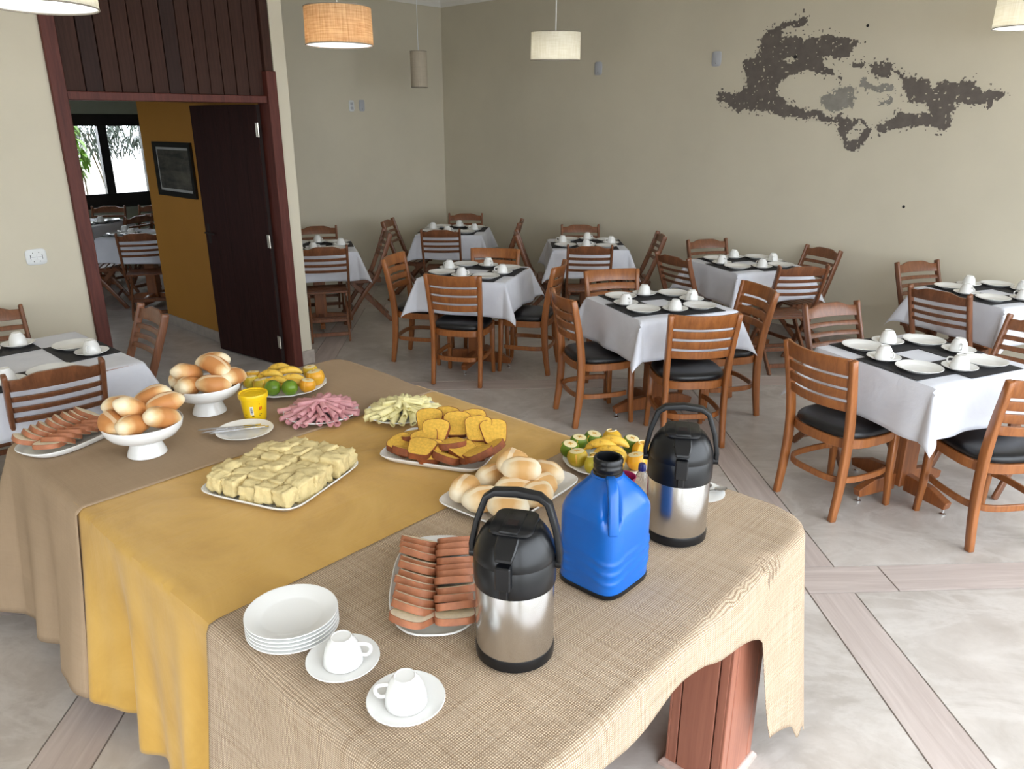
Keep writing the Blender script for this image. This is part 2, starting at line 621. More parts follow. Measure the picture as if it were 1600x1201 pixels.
for a, b in zip(px, px[1:]):
    MB().span((-(b - a) / 2 + 0.003, -0.012, 0), ((b - a) / 2 - 0.003, 0.012, CZ - 2.102)).build(
        'plank', rnd.choice(['wood_plank', 'wood_plank', 'wood_plank_b']), tr, smooth=0, bevel=0.003,
        loc=((a + b) / 2, YD + 0.047 + rnd.uniform(-.002, .002), 2.101))

door = struct(bpy.data.objects.new('door_1', None))
COL.objects.link(door)
door.location = (3.155, YD + 0.085, 0.012)
door.rotation_euler = (0, 0, math.radians(97))
MB().span((0.01, -0.012, 0), (0.85, 0.012, 2.03)).build('door_core', 'groove', door, smooth=0)
for k in range(5):
    a = 0.012 + k * 0.168
    for side in (-1, 1):
        MB().span((a, 0.012 * side, 0.001), (a + 0.1675, 0.021 * side, 2.03)).build('door_board', 'wood_door', door, smooth=0, bevel=0.0012)
for z in (0.2, 1.02, 1.85):
    h = MB().span((-0.004, 0.0215, z - 0.05), (0.03, 0.025, z + 0.05)).build('hinge', 'brass', door, smooth=0, bevel=0.001)
    MB().tube([(-0.008, 0.03, z - 0.05), (-0.008, 0.03, z + 0.05)], 0.006, 8).build('hinge_pin', 'brass', h)
hd = MB().span((0.775, 0.0215, 0.94), (0.815, 0.026, 1.10)).build('handle_plate', 'groove', door, smooth=0, bevel=0.002)
MB().tube([(0.795, 0.026, 1.03), (0.795, 0.06, 1.03), (0.72, 0.062, 1.03), (0.68, 0.06, 1.025)], 0.008, 8).build('handle', 'groove', hd)

# ---- peeled paint on the back wall: bare render with a ragged outline
PEEL = {
'main': [(3.692, 2.172), (3.469, 2.184), (3.434, 2.225), (3.435, 2.327), (3.479, 2.37), (3.477, 2.445), (3.345, 2.464), (3.341, 2.594), (3.277, 2.679), (3.102, 2.729), (2.969, 2.781), (2.929, 2.739), (2.957, 2.687), (3.115, 2.691), (3.115, 2.62), (2.944, 2.586), (2.81, 2.608), (2.711, 2.617), (2.556, 2.561), (2.489, 2.542), (2.538, 2.492), (2.545, 2.425), (2.667, 2.423), (2.769, 2.428), (2.745, 2.38), (2.657, 2.345), (2.65, 2.298), (2.733, 2.293), (2.878, 2.346), (2.962, 2.318), (3.048, 2.288), (3.108, 2.266), (3.133, 2.168), (3.061, 2.1), (2.908, 2.032), (2.763, 1.998), (2.653, 1.949), (2.541, 1.997), (2.518, 1.949), (2.456, 1.917), (2.352, 1.933), (2.292, 1.855), (2.291, 1.792), (2.354, 1.727), (2.405, 1.677), (2.459, 1.708), (2.487, 1.789), (2.536, 1.837), (2.547, 1.917), (2.664, 1.909), (2.793, 1.966), (2.932, 1.942), (3.083, 1.975), (3.182, 2.027), (3.274, 2.002), (3.433, 2.037), (3.489, 2.003), (3.617, 2.074), (3.68, 2.093)] ,
'hole1': [(2.473, 1.805), (2.44, 1.87), (2.382, 1.917), (2.319, 1.87), (2.35, 1.807), (2.409, 1.766), (2.459, 1.765)] ,
'hole2': [(3.121, 2.445), (2.961, 2.453), (3.027, 2.408)] ,
'right': [(2.384, 2.364), (2.309, 2.383), (2.181, 2.348), (2.167, 2.303), (2.095, 2.278), (2.061, 2.248), (1.897, 2.228), (1.858, 2.161), (1.81, 2.218), (1.572, 2.224), (1.59, 2.176), (1.506, 2.117), (1.474, 2.159), (1.358, 2.128), (1.393, 2.073), (1.443, 2.06), (1.462, 2.018), (1.523, 2.061), (1.631, 2.063), (1.712, 2.05), (1.664, 2.013), (1.713, 1.977), (1.696, 1.918), (1.741, 1.851), (1.883, 1.88), (2.033, 1.887), (2.133, 1.84), (2.19, 1.809), (2.266, 1.894), (2.163, 1.933), (2.083, 2.009), (1.99, 1.993), (1.958, 1.978), (1.858, 1.992), (1.882, 2.052), (1.985, 2.053), (2.05, 2.084), (2.088, 2.234), (2.19, 2.304), (2.21, 2.238), (2.326, 2.287)] ,
'l1': [(2.734, 2.111), (2.645, 2.141), (2.568, 2.187), (2.49, 2.216), (2.467, 2.168), (2.463, 2.028), (2.696, 2.014), (2.728, 2.063)] ,
'l2': [(2.421, 2.183), (2.402, 2.274), (2.312, 2.195), (2.223, 2.223), (2.152, 2.161), (2.163, 2.131), (2.29, 2.157)] ,
'l3': [(2.275, 2.057), (2.158, 2.101), (2.166, 2.055), (2.258, 2.049)] ,
'd1': [(2.499, 2.384), (2.418, 2.381), (2.43, 2.351), (2.494, 2.354)] ,
'd2': [(2.621, 2.266), (2.582, 2.283), (2.584, 2.242)] ,
}


def inside(poly, x, y):
    r = np.zeros(x.shape, bool)
    n = len(poly)
    for i in range(n):
        x0, y0_ = poly[i]
        x1, y1_ = poly[(i + 1) % n]
        if y0_ == y1_:
            continue
        c = ((y0_ > y) != (y1_ > y)) & (x < (x1 - x0) * (y - y0_) / (y1_ - y0_) + x0)
        r ^= c
    return r


def peel(name, keys, minus, mat, proud):
    st = 0.0075
    ys = np.arange(0.9, 4.3, st)
    zs = np.arange(1.55, 2.85, st)
    gy, gz = np.meshgrid(ys, zs, indexing='ij')
    dy, dz = np.zeros_like(gy), np.zeros_like(gz)
    for i in range(gy.shape[0]):
        for j in range(0, gy.shape[1]):
            p = Vector((gy[i, j] * 9, gz[i, j] * 9, 3.3))
            q = Vector((gy[i, j] * 38, gz[i, j] * 38, 8.1))
            a = noise.noise(p) * 0.03 + noise.noise(q) * 0.02
            b = noise.noise(p + Vector((7, 3, 1))) * 0.03 + noise.noise(q + Vector((5, 9, 2))) * 0.02
            dy[i, j], dz[i, j] = a, b
    mk = np.zeros(gy.shape, bool)
    for k in keys:
        mk |= inside(PEEL[k], gy + dy, gz + dz)
    for k in minus:
        mk &= ~inside(PEEL[k], gy + dy, gz + dz)
    if name == 'peeled_patch':
        # flakes scattered around the rim, islands of paint left inside
        spk = np.array([[noise.noise(Vector((ys[i] * 60, zs[j] * 60, 1.7))) for j in range(len(zs))] for i in range(len(ys))])
        big = np.zeros(gy.shape, bool)
        for k in keys:
            for ox, oz in ((.04, 0), (-.04, 0), (0, .04), (0, -.04)):
                big |= inside(PEEL[k], gy + ox, gz + oz)
        mk |= big & (spk > 0.42)
        mk &= ~(spk < -0.52)
    idx = np.argwhere(mk)
    vid, vs, fs = {}, [], []

    def V(i, j):
        if (i, j) not in vid:
            vid[(i, j)] = len(vs)
            vs.append((0, ys[0] + (i - .5) * st, zs[0] + (j - .5) * st))
        return vid[(i, j)]
    for i, j in idx:
        i, j = int(i), int(j)
        fs.append((V(i, j), V(i, j + 1), V(i + 1, j + 1), V(i + 1, j)))
    mb = MB()
    mb.add(vs, fs)
    o = mb.build(name, mat, bpy.data.objects['wall_back'], smooth=0, loc=(XW - proud, 0, 0), fix=False)
    return o


peel('peeled_patch', ['main', 'right', 'd1', 'd2'], ['hole1', 'hole2'], 'peel_dark', 0.0018)
peel('peeled_patch', ['l1', 'l2', 'l3'], [], 'peel_light', 0.0026)
for y, z, r in ((3.0, 2.447, 0.016), (2.428, 2.652, 0.012), (2.43, 2.53, 0.008), (1.935, 1.257, 0.012)):
    MB().lathe([(0, -0.003), (r, -0.003), (r * 0.9, 0.0)], 10).build('drill_hole', 'hole', bpy.data.objects['wall_back'], loc=(XW - 0.0005, y, z), rot=(0, math.radians(90), 0))


# ================================================================== furniture
def lerp_path(path, z):
    for (p, q) in zip(path, path[1:]):
        if p[2] <= z <= q[2]:
            t = (z - p[2]) / (q[2] - p[2])
            return [p[i] + (q[i] - p[i]) * t for i in range(3)]
    return path[-1]


def smooth_path(path, n=14):
    """Catmull-Rom through the points"""
    P_ = [Vector(p) for p in path]
    P_ = [P_[0] * 2 - P_[1]] + P_ + [P_[-1] * 2 - P_[-2]]
    out = []
    segs = len(path) - 1
    per = max(2, n // segs)
    for i in range(segs):
        a, b, c, d = P_[i:i + 4]
        for k in range(per):
            t = k / per
            out.append(0.5 * ((2 * b) + (c - a) * t + (2 * a - 5 * b + 4 * c - d) * t * t + (3 * b - a - 3 * c + d) * t ** 3))
    out.append(Vector(path[-1]))
    return out


def super_loop(hx, hy, e, n, yc=0.0, t0=0.0, t1=2 * PI, closed=True):
    pts = []
    cnt = n if closed else n + 1
    for k in range(cnt):
        t = t0 + (t1 - t0) * k / n
        c, s = math.cos(t), math.sin(t)
        pts.append((hx * math.copysign(abs(c) ** (2 / e), c), yc + hy * math.copysign(abs(s) ** (2 / e), s)))
    return pts


def band(mb, pts, z0, z1, thick, closed):
    """vertical bent-wood band along a plan outline"""
    rings = []
    n = len(pts)
    for i, p in enumerate(pts):
        a = pts[i - 1] if (closed or i > 0) else p
        b = pts[(i + 1) % n] if (closed or i < n - 1) else p
        t = Vector((b[0] - a[0], b[1] - a[1]))
        t.normalize()
        nr = Vector((t.y, -t.x)) * thick / 2
        rings.append([(p[0] - nr.x, p[1] - nr.y, z0), (p[0] + nr.x, p[1] + nr.y, z0), (p[0] + nr.x, p[1] + nr.y, z1), (p[0] - nr.x, p[1] - nr.y, z1)])
    mb.loft(rings, True, closed)
    return mb


def make_padded():
    t = thing('dining_chair', '', 'chair')
    for s in (-1, 1):
        path = [(s * .188, -.228, 0), (s * .187, -.202, .2), (s * .187, -.194, .42), (s * .194, -.216, .62), (s * .206, -.266, .868)]
        sp = smooth_path(path, 16)
        n = len(sp)
        MB().beam(sp, .030, [.036 + .014 * math.sin(PI * i / (n - 1)) for i in range(n)]).build('rear_leg', 'wood_chair', t, smooth=50, bevel=.004)
        MB().beam([(s * .186, .178, 0), (s * .180, .168, .2), (s * .178, .165, .435)], [.026, .032, .036], [.028, .034, .038]).build('front_leg', 'wood_chair', t, smooth=50, bevel=.003)
    band(MB(), super_loop(.205, .207, 3.2, 40, -.005), .388, .437, .018, True).build('seat_frame', 'wood_chair', t, smooth=40, bevel=.003)
    # bent stretcher: runs round the back, open at the front
    lp = super_loop(.192, .205, 3.4, 30, -.012, PI * 0.80, PI * 2.20, False)
    lp = [(x, y) for x, y in lp]
    band(MB(), lp, .195, .228, .016, False).build('stretcher', 'wood_chair', t, smooth=40, bevel=.003)
    # seat pad
    rings = []
    for zz, k in ((.436, .96), (.446, 1.0), (.462, 1.0), (.474, .95), (.481, .82), (.4835, .5), (.484, .12)):
        rings.append([(x, y, zz) for x, y in super_loop(.208 * k, .208 * k, 3.0, 36, -.005)])
    MB().loft(rings).build('seat_pad', 'leather', t, smooth=60)
    for nm, zc, h in (('top_rail', .825, .082), ('back_slat', .744, .047), ('back_slat', .680, .047), ('back_slat', .616, .047)):
        rr = []
        for k in range(13):
            u = -1 + 2 * k / 12
            path = [(.187, -.194, .42), (.194, -.216, .62), (.206, -.266, .868)]
            row = []
            for dz, th in ((-h / 2, -.009), (-h / 2, .009), (h / 2, .009), (h / 2, -.009)):
                z = min(.868, zc + dz)
                px_, py_, _ = lerp_path(path, z)
                zz = zc + dz + (0.006 * (u * u) if nm == 'top_rail' and dz > 0 else 0)
                row.append(((px_ - .012) * u, py_ - .042 * (1 - u * u) + th, zz))
            rr.append(row)
        MB().loft(rr).build(nm, 'wood_chair', t, smooth=40, bevel=.003)
    return t


def make_folding():
    t = thing('folding_chair', '', 'chair')
    BACK = [(.195, -.105, .46), (.195, -.145, .56), (.195, -.235, .80), (.195, -.262, .885)]
    for s in (-1, 1):
        path = [(s * .195, .235, 0), (s * .195, .03, .30), (s * .195, -.085, .44), (s * .195, -.145, .56), (s * .195, -.235, .80), (s * .195, -.262, .885)]
        sp = smooth_path(path, 20)
        MB().beam(sp, .022, .044).build('long_leg', 'wood_fold', t, smooth=50, bevel=.005)
        MB().beam([(s * .168, -.245, 0), (s * .168, .15, .425)], .020, .040).build('cross_leg', 'wood_fold', t, smooth=0, bevel=.003)
        MB().span((s * .168 - .010, -.15, .405), (s * .168 + .010, .195, .437)).build('seat_rail', 'wood_fold', t, smooth=0, bevel=.003)
    for k in range(6):
        y = -.13 + k * .058
        MB().span((-.182, y - .023, .437), (.182, y + .023, .452)).build('seat_slat', 'wood_fold', t, smooth=0, bevel=.003)
    for nm, z0, z1 in (('crest_rail', .80, .862), ('back_slat', .745, .770), ('back_slat', .690, .715), ('back_slat', .635, .660)):
        rr = []
        for k in range(17):
            u = -1 + 2 * k / 16
            row = []
            for z, th in ((z0, -.008), (z0, .008), (z1, .008), (z1, -.008)):
                _, py_, _ = lerp_path(BACK, z)
                zz = z
                if nm == 'crest_rail' and z == z1:
                    zz = z + .022 * max(0, min(1, (0.72 - abs(u)) / 0.30)) ** 0.8 - .004
                row.append((.186 * u, py_ - .026 * (1 - u * u) + th, zz))
            rr.append(row)
        MB().loft(rr).build(nm, 'wood_fold', t, smooth=40, bevel=.002)
    MB().span((-.185, .13, .118), (.185, .148, .148)).build('stretcher', 'wood_fold', t, smooth=0, bevel=.003)
    MB().span((-.158, -.205, .045), (.158, -.187, .08)).build('stretcher', 'wood_fold', t, smooth=0, bevel=.003)
    MB().span((-.158, -.105, .155), (.158, -.09, .185)).build('stretcher', 'wood_fold', t, smooth=0, bevel=.003)
    return t


def make_table(half):
    t = thing('dining_table', '', 'table')
    MB().span((-half, -half, .742), (half, half, .772)).build('tabletop', 'wood_table', t, smooth=0, bevel=.004)
    MB().span((-half + .06, -half + .06, .70), (half - .06, half - .06, .742)).build('under_frame', 'wood_table', t, smooth=0, bevel=.004)
    MB().span((-.055, -.055, .06), (.055, .055, .70)).build('column', 'wood_table', t, smooth=0, bevel=.005)
    for k in range(4):
        r = Matrix.Rotation(k * PI / 2, 4, 'Z')
        mb = MB()
        mb.prism([(.05, .035), (.30, .035), (.31, .075), (.20, .118), (.05, .13)], 1, -.0225, .0225)
        mb.v = [tuple(r @ Vector(p)) for p in mb.v]
        ft = mb.build('foot', 'wood_table', t, smooth=0, bevel=.004)
        g = MB()
        g.lathe([(0, 0), (.016, 0), (.016, .007), (.006, .011), (.005, .036), (0, .036)], 12, tuple(r @ Vector((.285, 0, 0))))
        g.build('levelling_glide', 'chrome', ft)
    return t


def drape(hx, hy, ext, ztop, nx, ny, seed, flare=.10, pleat=.09, freq=17, R=.012, wob=.02, grain=.0015, uvs=1.0, qlo=None, noise_k=4.0, cflare=.34, rc=0.0, bias=0.9):
    """cloth laid over a box top: flat part, rounded edges, hanging sides, cone-folded corners"""
    p0, p1, q0, q1 = ext
    rs = random.Random(seed)
    ph = [rs.uniform(0, 6.28) for _ in range(8)]
    vs, uv = [], []

    def wave(t, k):
        return (math.sin(freq * t + ph[k]) * .6 + math.sin(freq * 1.73 * t + ph[k + 1]) * .3 + math.sin(freq * .6 * t + ph[k + 2]) * .5)
    for i in range(nx + 1):
        for j in range(ny + 1):
            p = p0 + (p1 - p0) * i / nx
            ql = q0 if qlo is None else qlo(p)
            # hem wanders a little
            q = ql + (q1 - ql) * j / ny
            pw = p + wob * noise.noise(Vector((q * 2.3, seed, 1.0))) * (1 if abs(p) > hx else 0)
            qw = q + wob * noise.noise(Vector((p * 2.3, seed, 5.0))) * (1 if abs(q) > hy else 0)
            dx, dy = max(abs(pw) - hx, 0), max(abs(qw) - hy, 0)
            sx, sy = (1 if pw > 0 else -1), (1 if qw > 0 else -1)
            r = math.hypot(dx, dy)
            bx, by = max(-hx, min(hx, pw)), max(-hy, min(hy, qw))
            if rc:
                qx, qy = abs(pw) - (hx - rc), abs(qw) - (hy - rc)
                if qx > 0 and qy > 0:
                    rr = math.hypot(qx, qy)
                    r = max(rr - rc, 0)
                    if r > 0:
                        dx, dy = qx, qy
                        bx, by = sx * (hx - rc + rc * qx / rr), sy * (hy - rc + rc * qy / rr)
            if r < 1e-9:
                z = ztop + grain * noise.noise(Vector((pw * noise_k, qw * noise_k, seed))) + grain
                e = min(hx - abs(pw), hy - abs(qw))
                vs.append((bx, by, z))
            else:
                th = math.atan2(dy, dx)
                cx, cy = math.cos(th), math.sin(th)
                if r < R * PI / 2:
                    out, drop = R * math.sin(r / R), R * (1 - math.cos(r / R))
                else:
                    out, drop = R, R + (r - R * PI / 2)
                wx = wave(by * 1.0 + sx * .7, 0 if sx > 0 else 1)
                wy = wave(bx * 1.0 + sy * .7, 3 if sy > 0 else 4)
                ww = cx * cx * wx + cy * cy * wy
                s2 = math.sin(2 * th) ** 2
                out += drop * (flare + s2 * cflare) + pleat * (drop ** 1.15) * (ww + bias * (1 - s2)) * (1 - .5 * s2)
                z = ztop - drop * (1 - .20 * s2)
                vs.append((bx + sx * cx * out, by + sy * cy * out, z + grain))
            uv.append((p * uvs, q * uvs))
    fs = [(a * (ny + 1) + b, (a + 1) * (ny + 1) + b, (a + 1) * (ny + 1) + b + 1, a * (ny + 1) + b + 1) for a in range(nx) for b in range(ny)]
    mb = MB()
    mb.add(vs, fs)
    mb.uv = uv
    return mb


def solid(o, th):
    md = o.modifiers.new('thickness', 'SOLIDIFY')
    md.thickness = th
    md.offset = 1.0
    return o


def cloth_mesh(half, over, seed):
    e = half + over
    o = drape(half, half, (-e, e * .97, -e * .98, e), .7735, 56, 56, seed, flare=.07, pleat=.075, freq=15).build('tablecloth', 'linen', smooth=60)
    return solid(o, .0018)


# ---- crockery
def plate_mesh(r):
    k = r / .108
    return MB().lathe([(0, .003), (.052 * k, .003), (.060 * k, .0), (.066 * k, .0), (.070 * k, .004), (.106 * k, .018), (.108 * k, .0195), (.107 * k, .021), (.102 * k, .0205), (.072 * k, .0085), (.066 * k, .0065), (0, .006)], 40)


def saucer_mesh():
    return MB().lathe([(0, .003), (.036, .003), (.038, 0), (.042, 0), (.046, .003), (.079, .016), (.082, .0185), (.081, .0205), (.076, .019), (.05, .009), (.032, .0075), (.028, .006), (0, .006)], 40)


def cup_thing(loc, rz, label, group, cat='cup'):
    """coffee cup turned upside down"""
    t = thing('coffee_cup', label, cat, loc, rz, group)
    H = .066
    MB().lathe([(.0405, .003), (.0435, 0), (.0445, .001), (.0437, .006), (.0415, .022), (.0365, .042), (.0295, .0555), (.0245, .0605), (.0235, .063), (.0232, H - .0006), (.0222, H), (.0208, H), (.0198, H - .0014), (0, H - .0018)], 32).build('cup_body', 'porcelain', t)
    pts = [(.0385, 0, .016), (.052, 0, .014), (.061, 0, .022), (.062, 0, .034), (.054, 0, .042), (.034, 0, .044)]
    MB().tube(smooth_path(pts, 15), .0042, 8).build('cup_handle', 'porcelain', t)
    return t


PL0 = plate_mesh(.108).build('dinner_plate', 'porcelain')
SA0 = saucer_mesh().build('saucer', 'porcelain')
MT0 = MB().span((-.185, -.13, 0), (.185, .13, .0025)).build('placemat', 'mat', smooth=0)
FRESH = {}


def place(proto, loc, rz, label, cat, group):
    """first call moves the prototype itself, later calls copy it with its parts"""
    if proto.name not in FRESH:
        FRESH[proto.name] = 1
        o = proto
    else:
        o = copy_tree(proto)
    o.location = loc
    o.rotation_euler = (0, 0, rz)
    return tag(o, label, cat, group)


PADDED, FOLDING = make_padded(), make_folding()
TABLE = make_table(.35)
TABLE_L = make_table(.44)
CUP0 = cup_thing((0, 0, 0), 0, '', '')
CLOTHS = [cloth_mesh(.352, .27, s) for s in (3, 8, 14)]
CLOTH_L = cloth_mesh(.442, .25, 21)


def side_word(a):
    """where a direction from the table centre points in the photograph"""
    d = (math.degrees(a - VIEW) + 180) % 360 - 180
    return ['far', 'far left', 'left', 'near left', 'near', 'near right', 'right', 'far right'][int(((d + 22.5) % 360) // 45)]


def table_set(c, rot, desc, big=False, cloth=0, crot=0, seats=(0, 1, 2, 3), only=None):
    """table, cloth, and at each seat a mat, a plate, a saucer and an upturned cup"""
    r0 = math.radians(rot)
    half = .44 if big else .35
    place(TABLE_L if big else TABLE, (c[0], c[1], 0), r0, 'wooden pedestal table under white cloth, %s' % desc, 'table', 'dining tables')
    place(CLOTH_L if big else CLOTHS[cloth], (c[0], c[1], 0), r0 + math.radians(crot) + 0.02, 'white linen cloth draped over %s' % desc, 'tablecloth', 'white tablecloths')
    zt = .7785
    sq = .188 if big else .095
    for k in seats:
        a = r0 + k * PI / 2
        ux, uy = math.cos(a), math.sin(a)
        tx, ty = -uy, ux
        off = 0.0 if big else .09
        d = sq + .13
        mx, my = c[0] + ux * d + tx * off, c[1] + uy * d + ty * off
        sw = side_word(a)
        if only and 'mat' not in only:
            pass
        else:
            place(MT0, (mx, my, zt), a + PI / 2, 'black placemat at the %s side of %s' % (sw, desc), 'placemat', 'black placemats')
        zz = zt + .0027
        px_, py_ = mx + tx * .078 - ux * .004, my + ty * .078 - uy * .004
        qx, qy = mx - tx * .118 + ux * .012, my - ty * .118 + uy * .012
        place(PL0, (px_, py_, zz), a, 'white plate at the %s side of %s' % (sw, desc), 'plate', 'plates on the dining tables')
        place(SA0, (qx, qy, zz), a, 'white saucer at the %s side of %s' % (sw, desc), 'saucer', 'saucers on the dining tables')
        place(CUP0, (qx, qy, zz + .0088), a + 1.9 * k + 4.0, 'upturned white cup at the %s side of %s' % (sw, desc), 'cup', 'cups on the dining tables')


def chair(kind, c, ang, side, desc):
    if kind == 'p':
        place(PADDED, (c[0], c[1], 0), heading(ang), 'padded-seat wooden chair at the %s side of %s' % (side, desc), 'chair', 'padded wooden chairs')
    else:
        place(FOLDING, (c[0], c[1], 0), heading(ang), 'wooden folding chair at the %s side of %s' % (side, desc), 'chair', 'folding wooden chairs')


D1, D2, D3 = 'the right foreground table', 'the table in the middle', 'the table right of the doorway pier'
D4, D5, D6 = 'the table below the peeling wall', 'the small far table by the back wall', 'the table in the far corner'
D7, D8, D9 = 'the table half hidden by the pier', 'the table cut by the right edge', 'the table at the left edge'
D10, D11 = 'the table seen through the doorway', 'the farthest table under the window'

table_set((4.20, .975), -24, D1, cloth=0)
chair('p', (3.90, 1.205), -21, 'left', D1)
chair('p', (4.07, .575), 50, 'near', D1)
chair('f', (4.52, 1.39), -118, 'far', D1)
chair('f', (4.74, .66), 160, 'right', D1)

table_set((4.325, 2.63), -26, D2, cloth=1)
chair('p', (4.10, 2.265), 48, 'near', D2)
chair('p', (4.01, 2.885), -31, 'left', D2)
chair('p', (4.665, 2.34), 146, 'right', D2)
chair('p', (4.55, 3.06), -123, 'far', D2)

table_set((4.28, 4.32), 25, D3, cloth=2)
chair('p', (3.975, 4.145), 28.6, 'near', D3)
chair('p', (4.12, 4.77), -62, 'left', D3)
chair('p', (4.51, 3.97), 117, 'right', D3)
chair('p', (4.60, 4.47), -147, 'far', D3)

table_set((6.12, 2.88), -28, D4, cloth=1)
chair('f', (6.36, 3.26), -122, 'far', D4)
chair('f', (6.49, 2.585), 155, 'right', D4)
chair('f', (5.93, 2.45), 50, 'near', D4)
chair('f', (5.755, 3.17), -18, 'left', D4)

table_set((6.06, 4.55), 42.5, D5, cloth=0)
chair('f', (5.65, 4.22), 40, 'near', D5)
chair('f', (6.34, 4.82), -137, 'far', D5)
chair('f', (6.33, 4.17), 132, 'right', D5)
chair('f', (5.82, 4.92), -48, 'left', D5)

table_set((5.85, 6.24), 37, D6, cloth=2)
chair('f', (5.46, 5.99), 42, 'near', D6)
chair('f', (6.23, 6.46), -138, 'far', D6)
chair('f', (5.55, 6.62), -55, 'left', D6)
chair('f', (6.18, 5.88), 127, 'right', D6)

table_set((4.14, 6.36), 58, D7, cloth=0)
chair('f', (3.97, 5.97), 57, 'near', D7)
chair('f', (4.43, 6.745), -122, 'far', D7)
chair('f', (4.60, 6.25), 150, 'right', D7)

table_set((6.20, 1.05), -28, D8, cloth=1)
chair('f', (6.43, 1.45), -120, 'far left', D8)
chair('f', (5.76, 1.18), -14, 'left', D8)

table_set((.985, 4.29), 0, D9, big=True)
chair('f', (1.03, 3.97), 84, 'near', D9)
chair('f', (1.53, 4.53), 176, 'far right', D9)
chair('f', (1.07, 4.97), -97, 'far left', D9)

table_set((3.44, 8.53), 40, D10, cloth=2, seats=(1, 2, 3))
chair('f', (3.20, 8.06), 62, 'near', D10)
chair('f', (3.02, 8.80), -30, 'left', D10)
table_set((3.35, 10.0), 30, D11, cloth=0, seats=(2, 3))
chair('f', (3.72, 10.42), -125, 'far', D11)
chair('f', (3.62, 9.55), 110, 'near', D11)
place(FOLDING, (4.15, 10.15, 0), heading(-135), 'dark folding chair standing alone under the right window pane beyond the doorway', 'chair', 'folding wooden chairs')


# ================================================================== fixtures on walls and ceiling
def drum_lamp(name, label, c, d, h, shade_mat, lit, tilt=(0, 0), glow=9.0, watts=320.0):
    """pendant with a fabric drum shade; c is the centre of the shade's bottom rim"""
    t = thing(name, label, 'lamp', (c[0], c[1], c[2]), 0, 'pendant lamps')
    tr_ = Matrix.Rotation(tilt[0], 4, Vector((math.sin(VIEW), -math.cos(VIEW), 0)))
    r = d / 2

    def done(mb, nm, mat, **k):
        mb.v = [tuple(tr_ @ Vector(p)) for p in mb.v]
        return mb.build(nm, mat, t, **k)
    sh = done(MB().lathe([(r - .002, 0), (r, 0), (r * .985, h), (r * .985 - .002, h), (r - .002, .004)], 48), 'lamp_shade', shade_mat)
    done(MB().tube([(r * 1.0 * math.cos(a), r * 1.0 * math.sin(a), .002) for a in [2 * PI * k / 48 for k in range(48)]], .003, 6, close=True), 'rim', 'lamp_rim')
    done(MB().tube([(r * .985 * math.cos(a), r * .985 * math.sin(a), h) for a in [2 * PI * k / 48 for k in range(48)]], .003, 6, close=True), 'rim', 'lamp_rim')
    if lit:
        done(MB().lathe([(0, .004), (r * .97, .006), (r * .97, .010), (0, .010)], 40), 'diffuser', 'diffuser')
    top = tr_ @ Vector((0, 0, h * .62))
    done(MB().lathe([(0, h * .45), (.022, h * .45), (.024, h * .62), (.012, h * .66), (0, h * .66)], 14), 'socket', 'white_plastic')
    for k in range(3):
        a = 2 * PI * k / 3
        done(MB().tube([(0.02 * math.cos(a), .02 * math.sin(a), h * .6), (r * .98 * math.cos(a), r * .98 * math.sin(a), h * .98)], .0018, 5), 'spoke', 'chrome')
    if lit:
        done(MB().lathe([(0, h * .18), (.022, h * .22), (.03, h * .32), (.02, h * .42), (0, h * .45)], 16), 'bulb', 'bulb')
        lp = bpy.data.lights.new('bulb_light', 'POINT')
        lp.energy = watts
        lp.color = (1.0, .95, .87)
        lp.shadow_soft_size = .03
        lo = bpy.data.objects.new('bulb_light', lp)
        COL.objects.link(lo)
        lo.parent = t
        lo.location = tr_ @ Vector((0, 0, h * .1 + .05))
    MB().tube([tuple(top), (top.x * .3, top.y * .3, h + .3), (0, 0, CZ - c[2])], .004, 6).build('cord', 'white_plastic', t)
    MB().lathe([(0, 0), (.05, 0), (.05, -.015), (.03, -.03), (0, -.03)], 24, (0, 0, CZ - c[2])).build('ceiling_rose', 'white_plastic', t)
    return t


def shade_mat(name, c, trans, weave_scale, dark, var):
    m = NT(name)
    vec = m.coord('Object', (1, 1, 1))
    hx = m.noise(m.coord('Object', (9, 9, 170)), 1.0, 3, 0.6)
    vx = m.noise(m.coord('Object', (150, 150, 7)), 1.0, 3, 0.6)
    h = m.math('ADD', m.math('MULTIPLY', hx, .5), m.math('MULTIPLY', vx, .5))
    m.base(m.ramp(h, [(.35, dark), (.62, c)]))
    m.set(Roughness=.9)
    m.bump(h, .4, .002)
    tl = m.n('ShaderNodeBsdfTranslucent')
    m.l(m.ramp(h, [(.35, dark), (.62, c)]), tl.inputs['Color'])
    mx = m.n('ShaderNodeMixShader')
    mx.inputs[0].default_value = trans
    out = m.t.nodes['Material Output']
    m.l(m.b.outputs[0], mx.inputs[1])
    m.l(tl.outputs[0], mx.inputs[2])
    m.l(mx.outputs[0], out.inputs['Surface'])
    return m.m


M['shade_straw'] = shade_mat('straw_shade', srgb(242, 220, 184), .6, 1, srgb(202, 164, 122), .3)
M['shade_white'] = shade_mat('white_shade', srgb(246, 244, 236), .6, 1, srgb(230, 226, 212), .1)
M['shade_beige'] = shade_mat('beige_shade', srgb(200, 188, 168), .1, 1, srgb(184, 172, 152), .1)
M['lamp_rim'] = plain('lamp_rim', srgb(150, 142, 128), .6)
em = NT('diffuser_glow')
em.base((.9, .9, .9, 1))
em.b.inputs['Emission Color'].default_value = (.95, .97, 1, 1)
em.b.inputs['Emission Strength'].default_value = 1.3
M['diffuser'] = em.m
em = NT('bulb_glow')
em.base((.9, .9, .9, 1))
em.b.inputs['Emission Color'].default_value = (1, .93, .8, 1)
em.b.inputs['Emission Strength'].default_value = 12
M['bulb'] = em.m

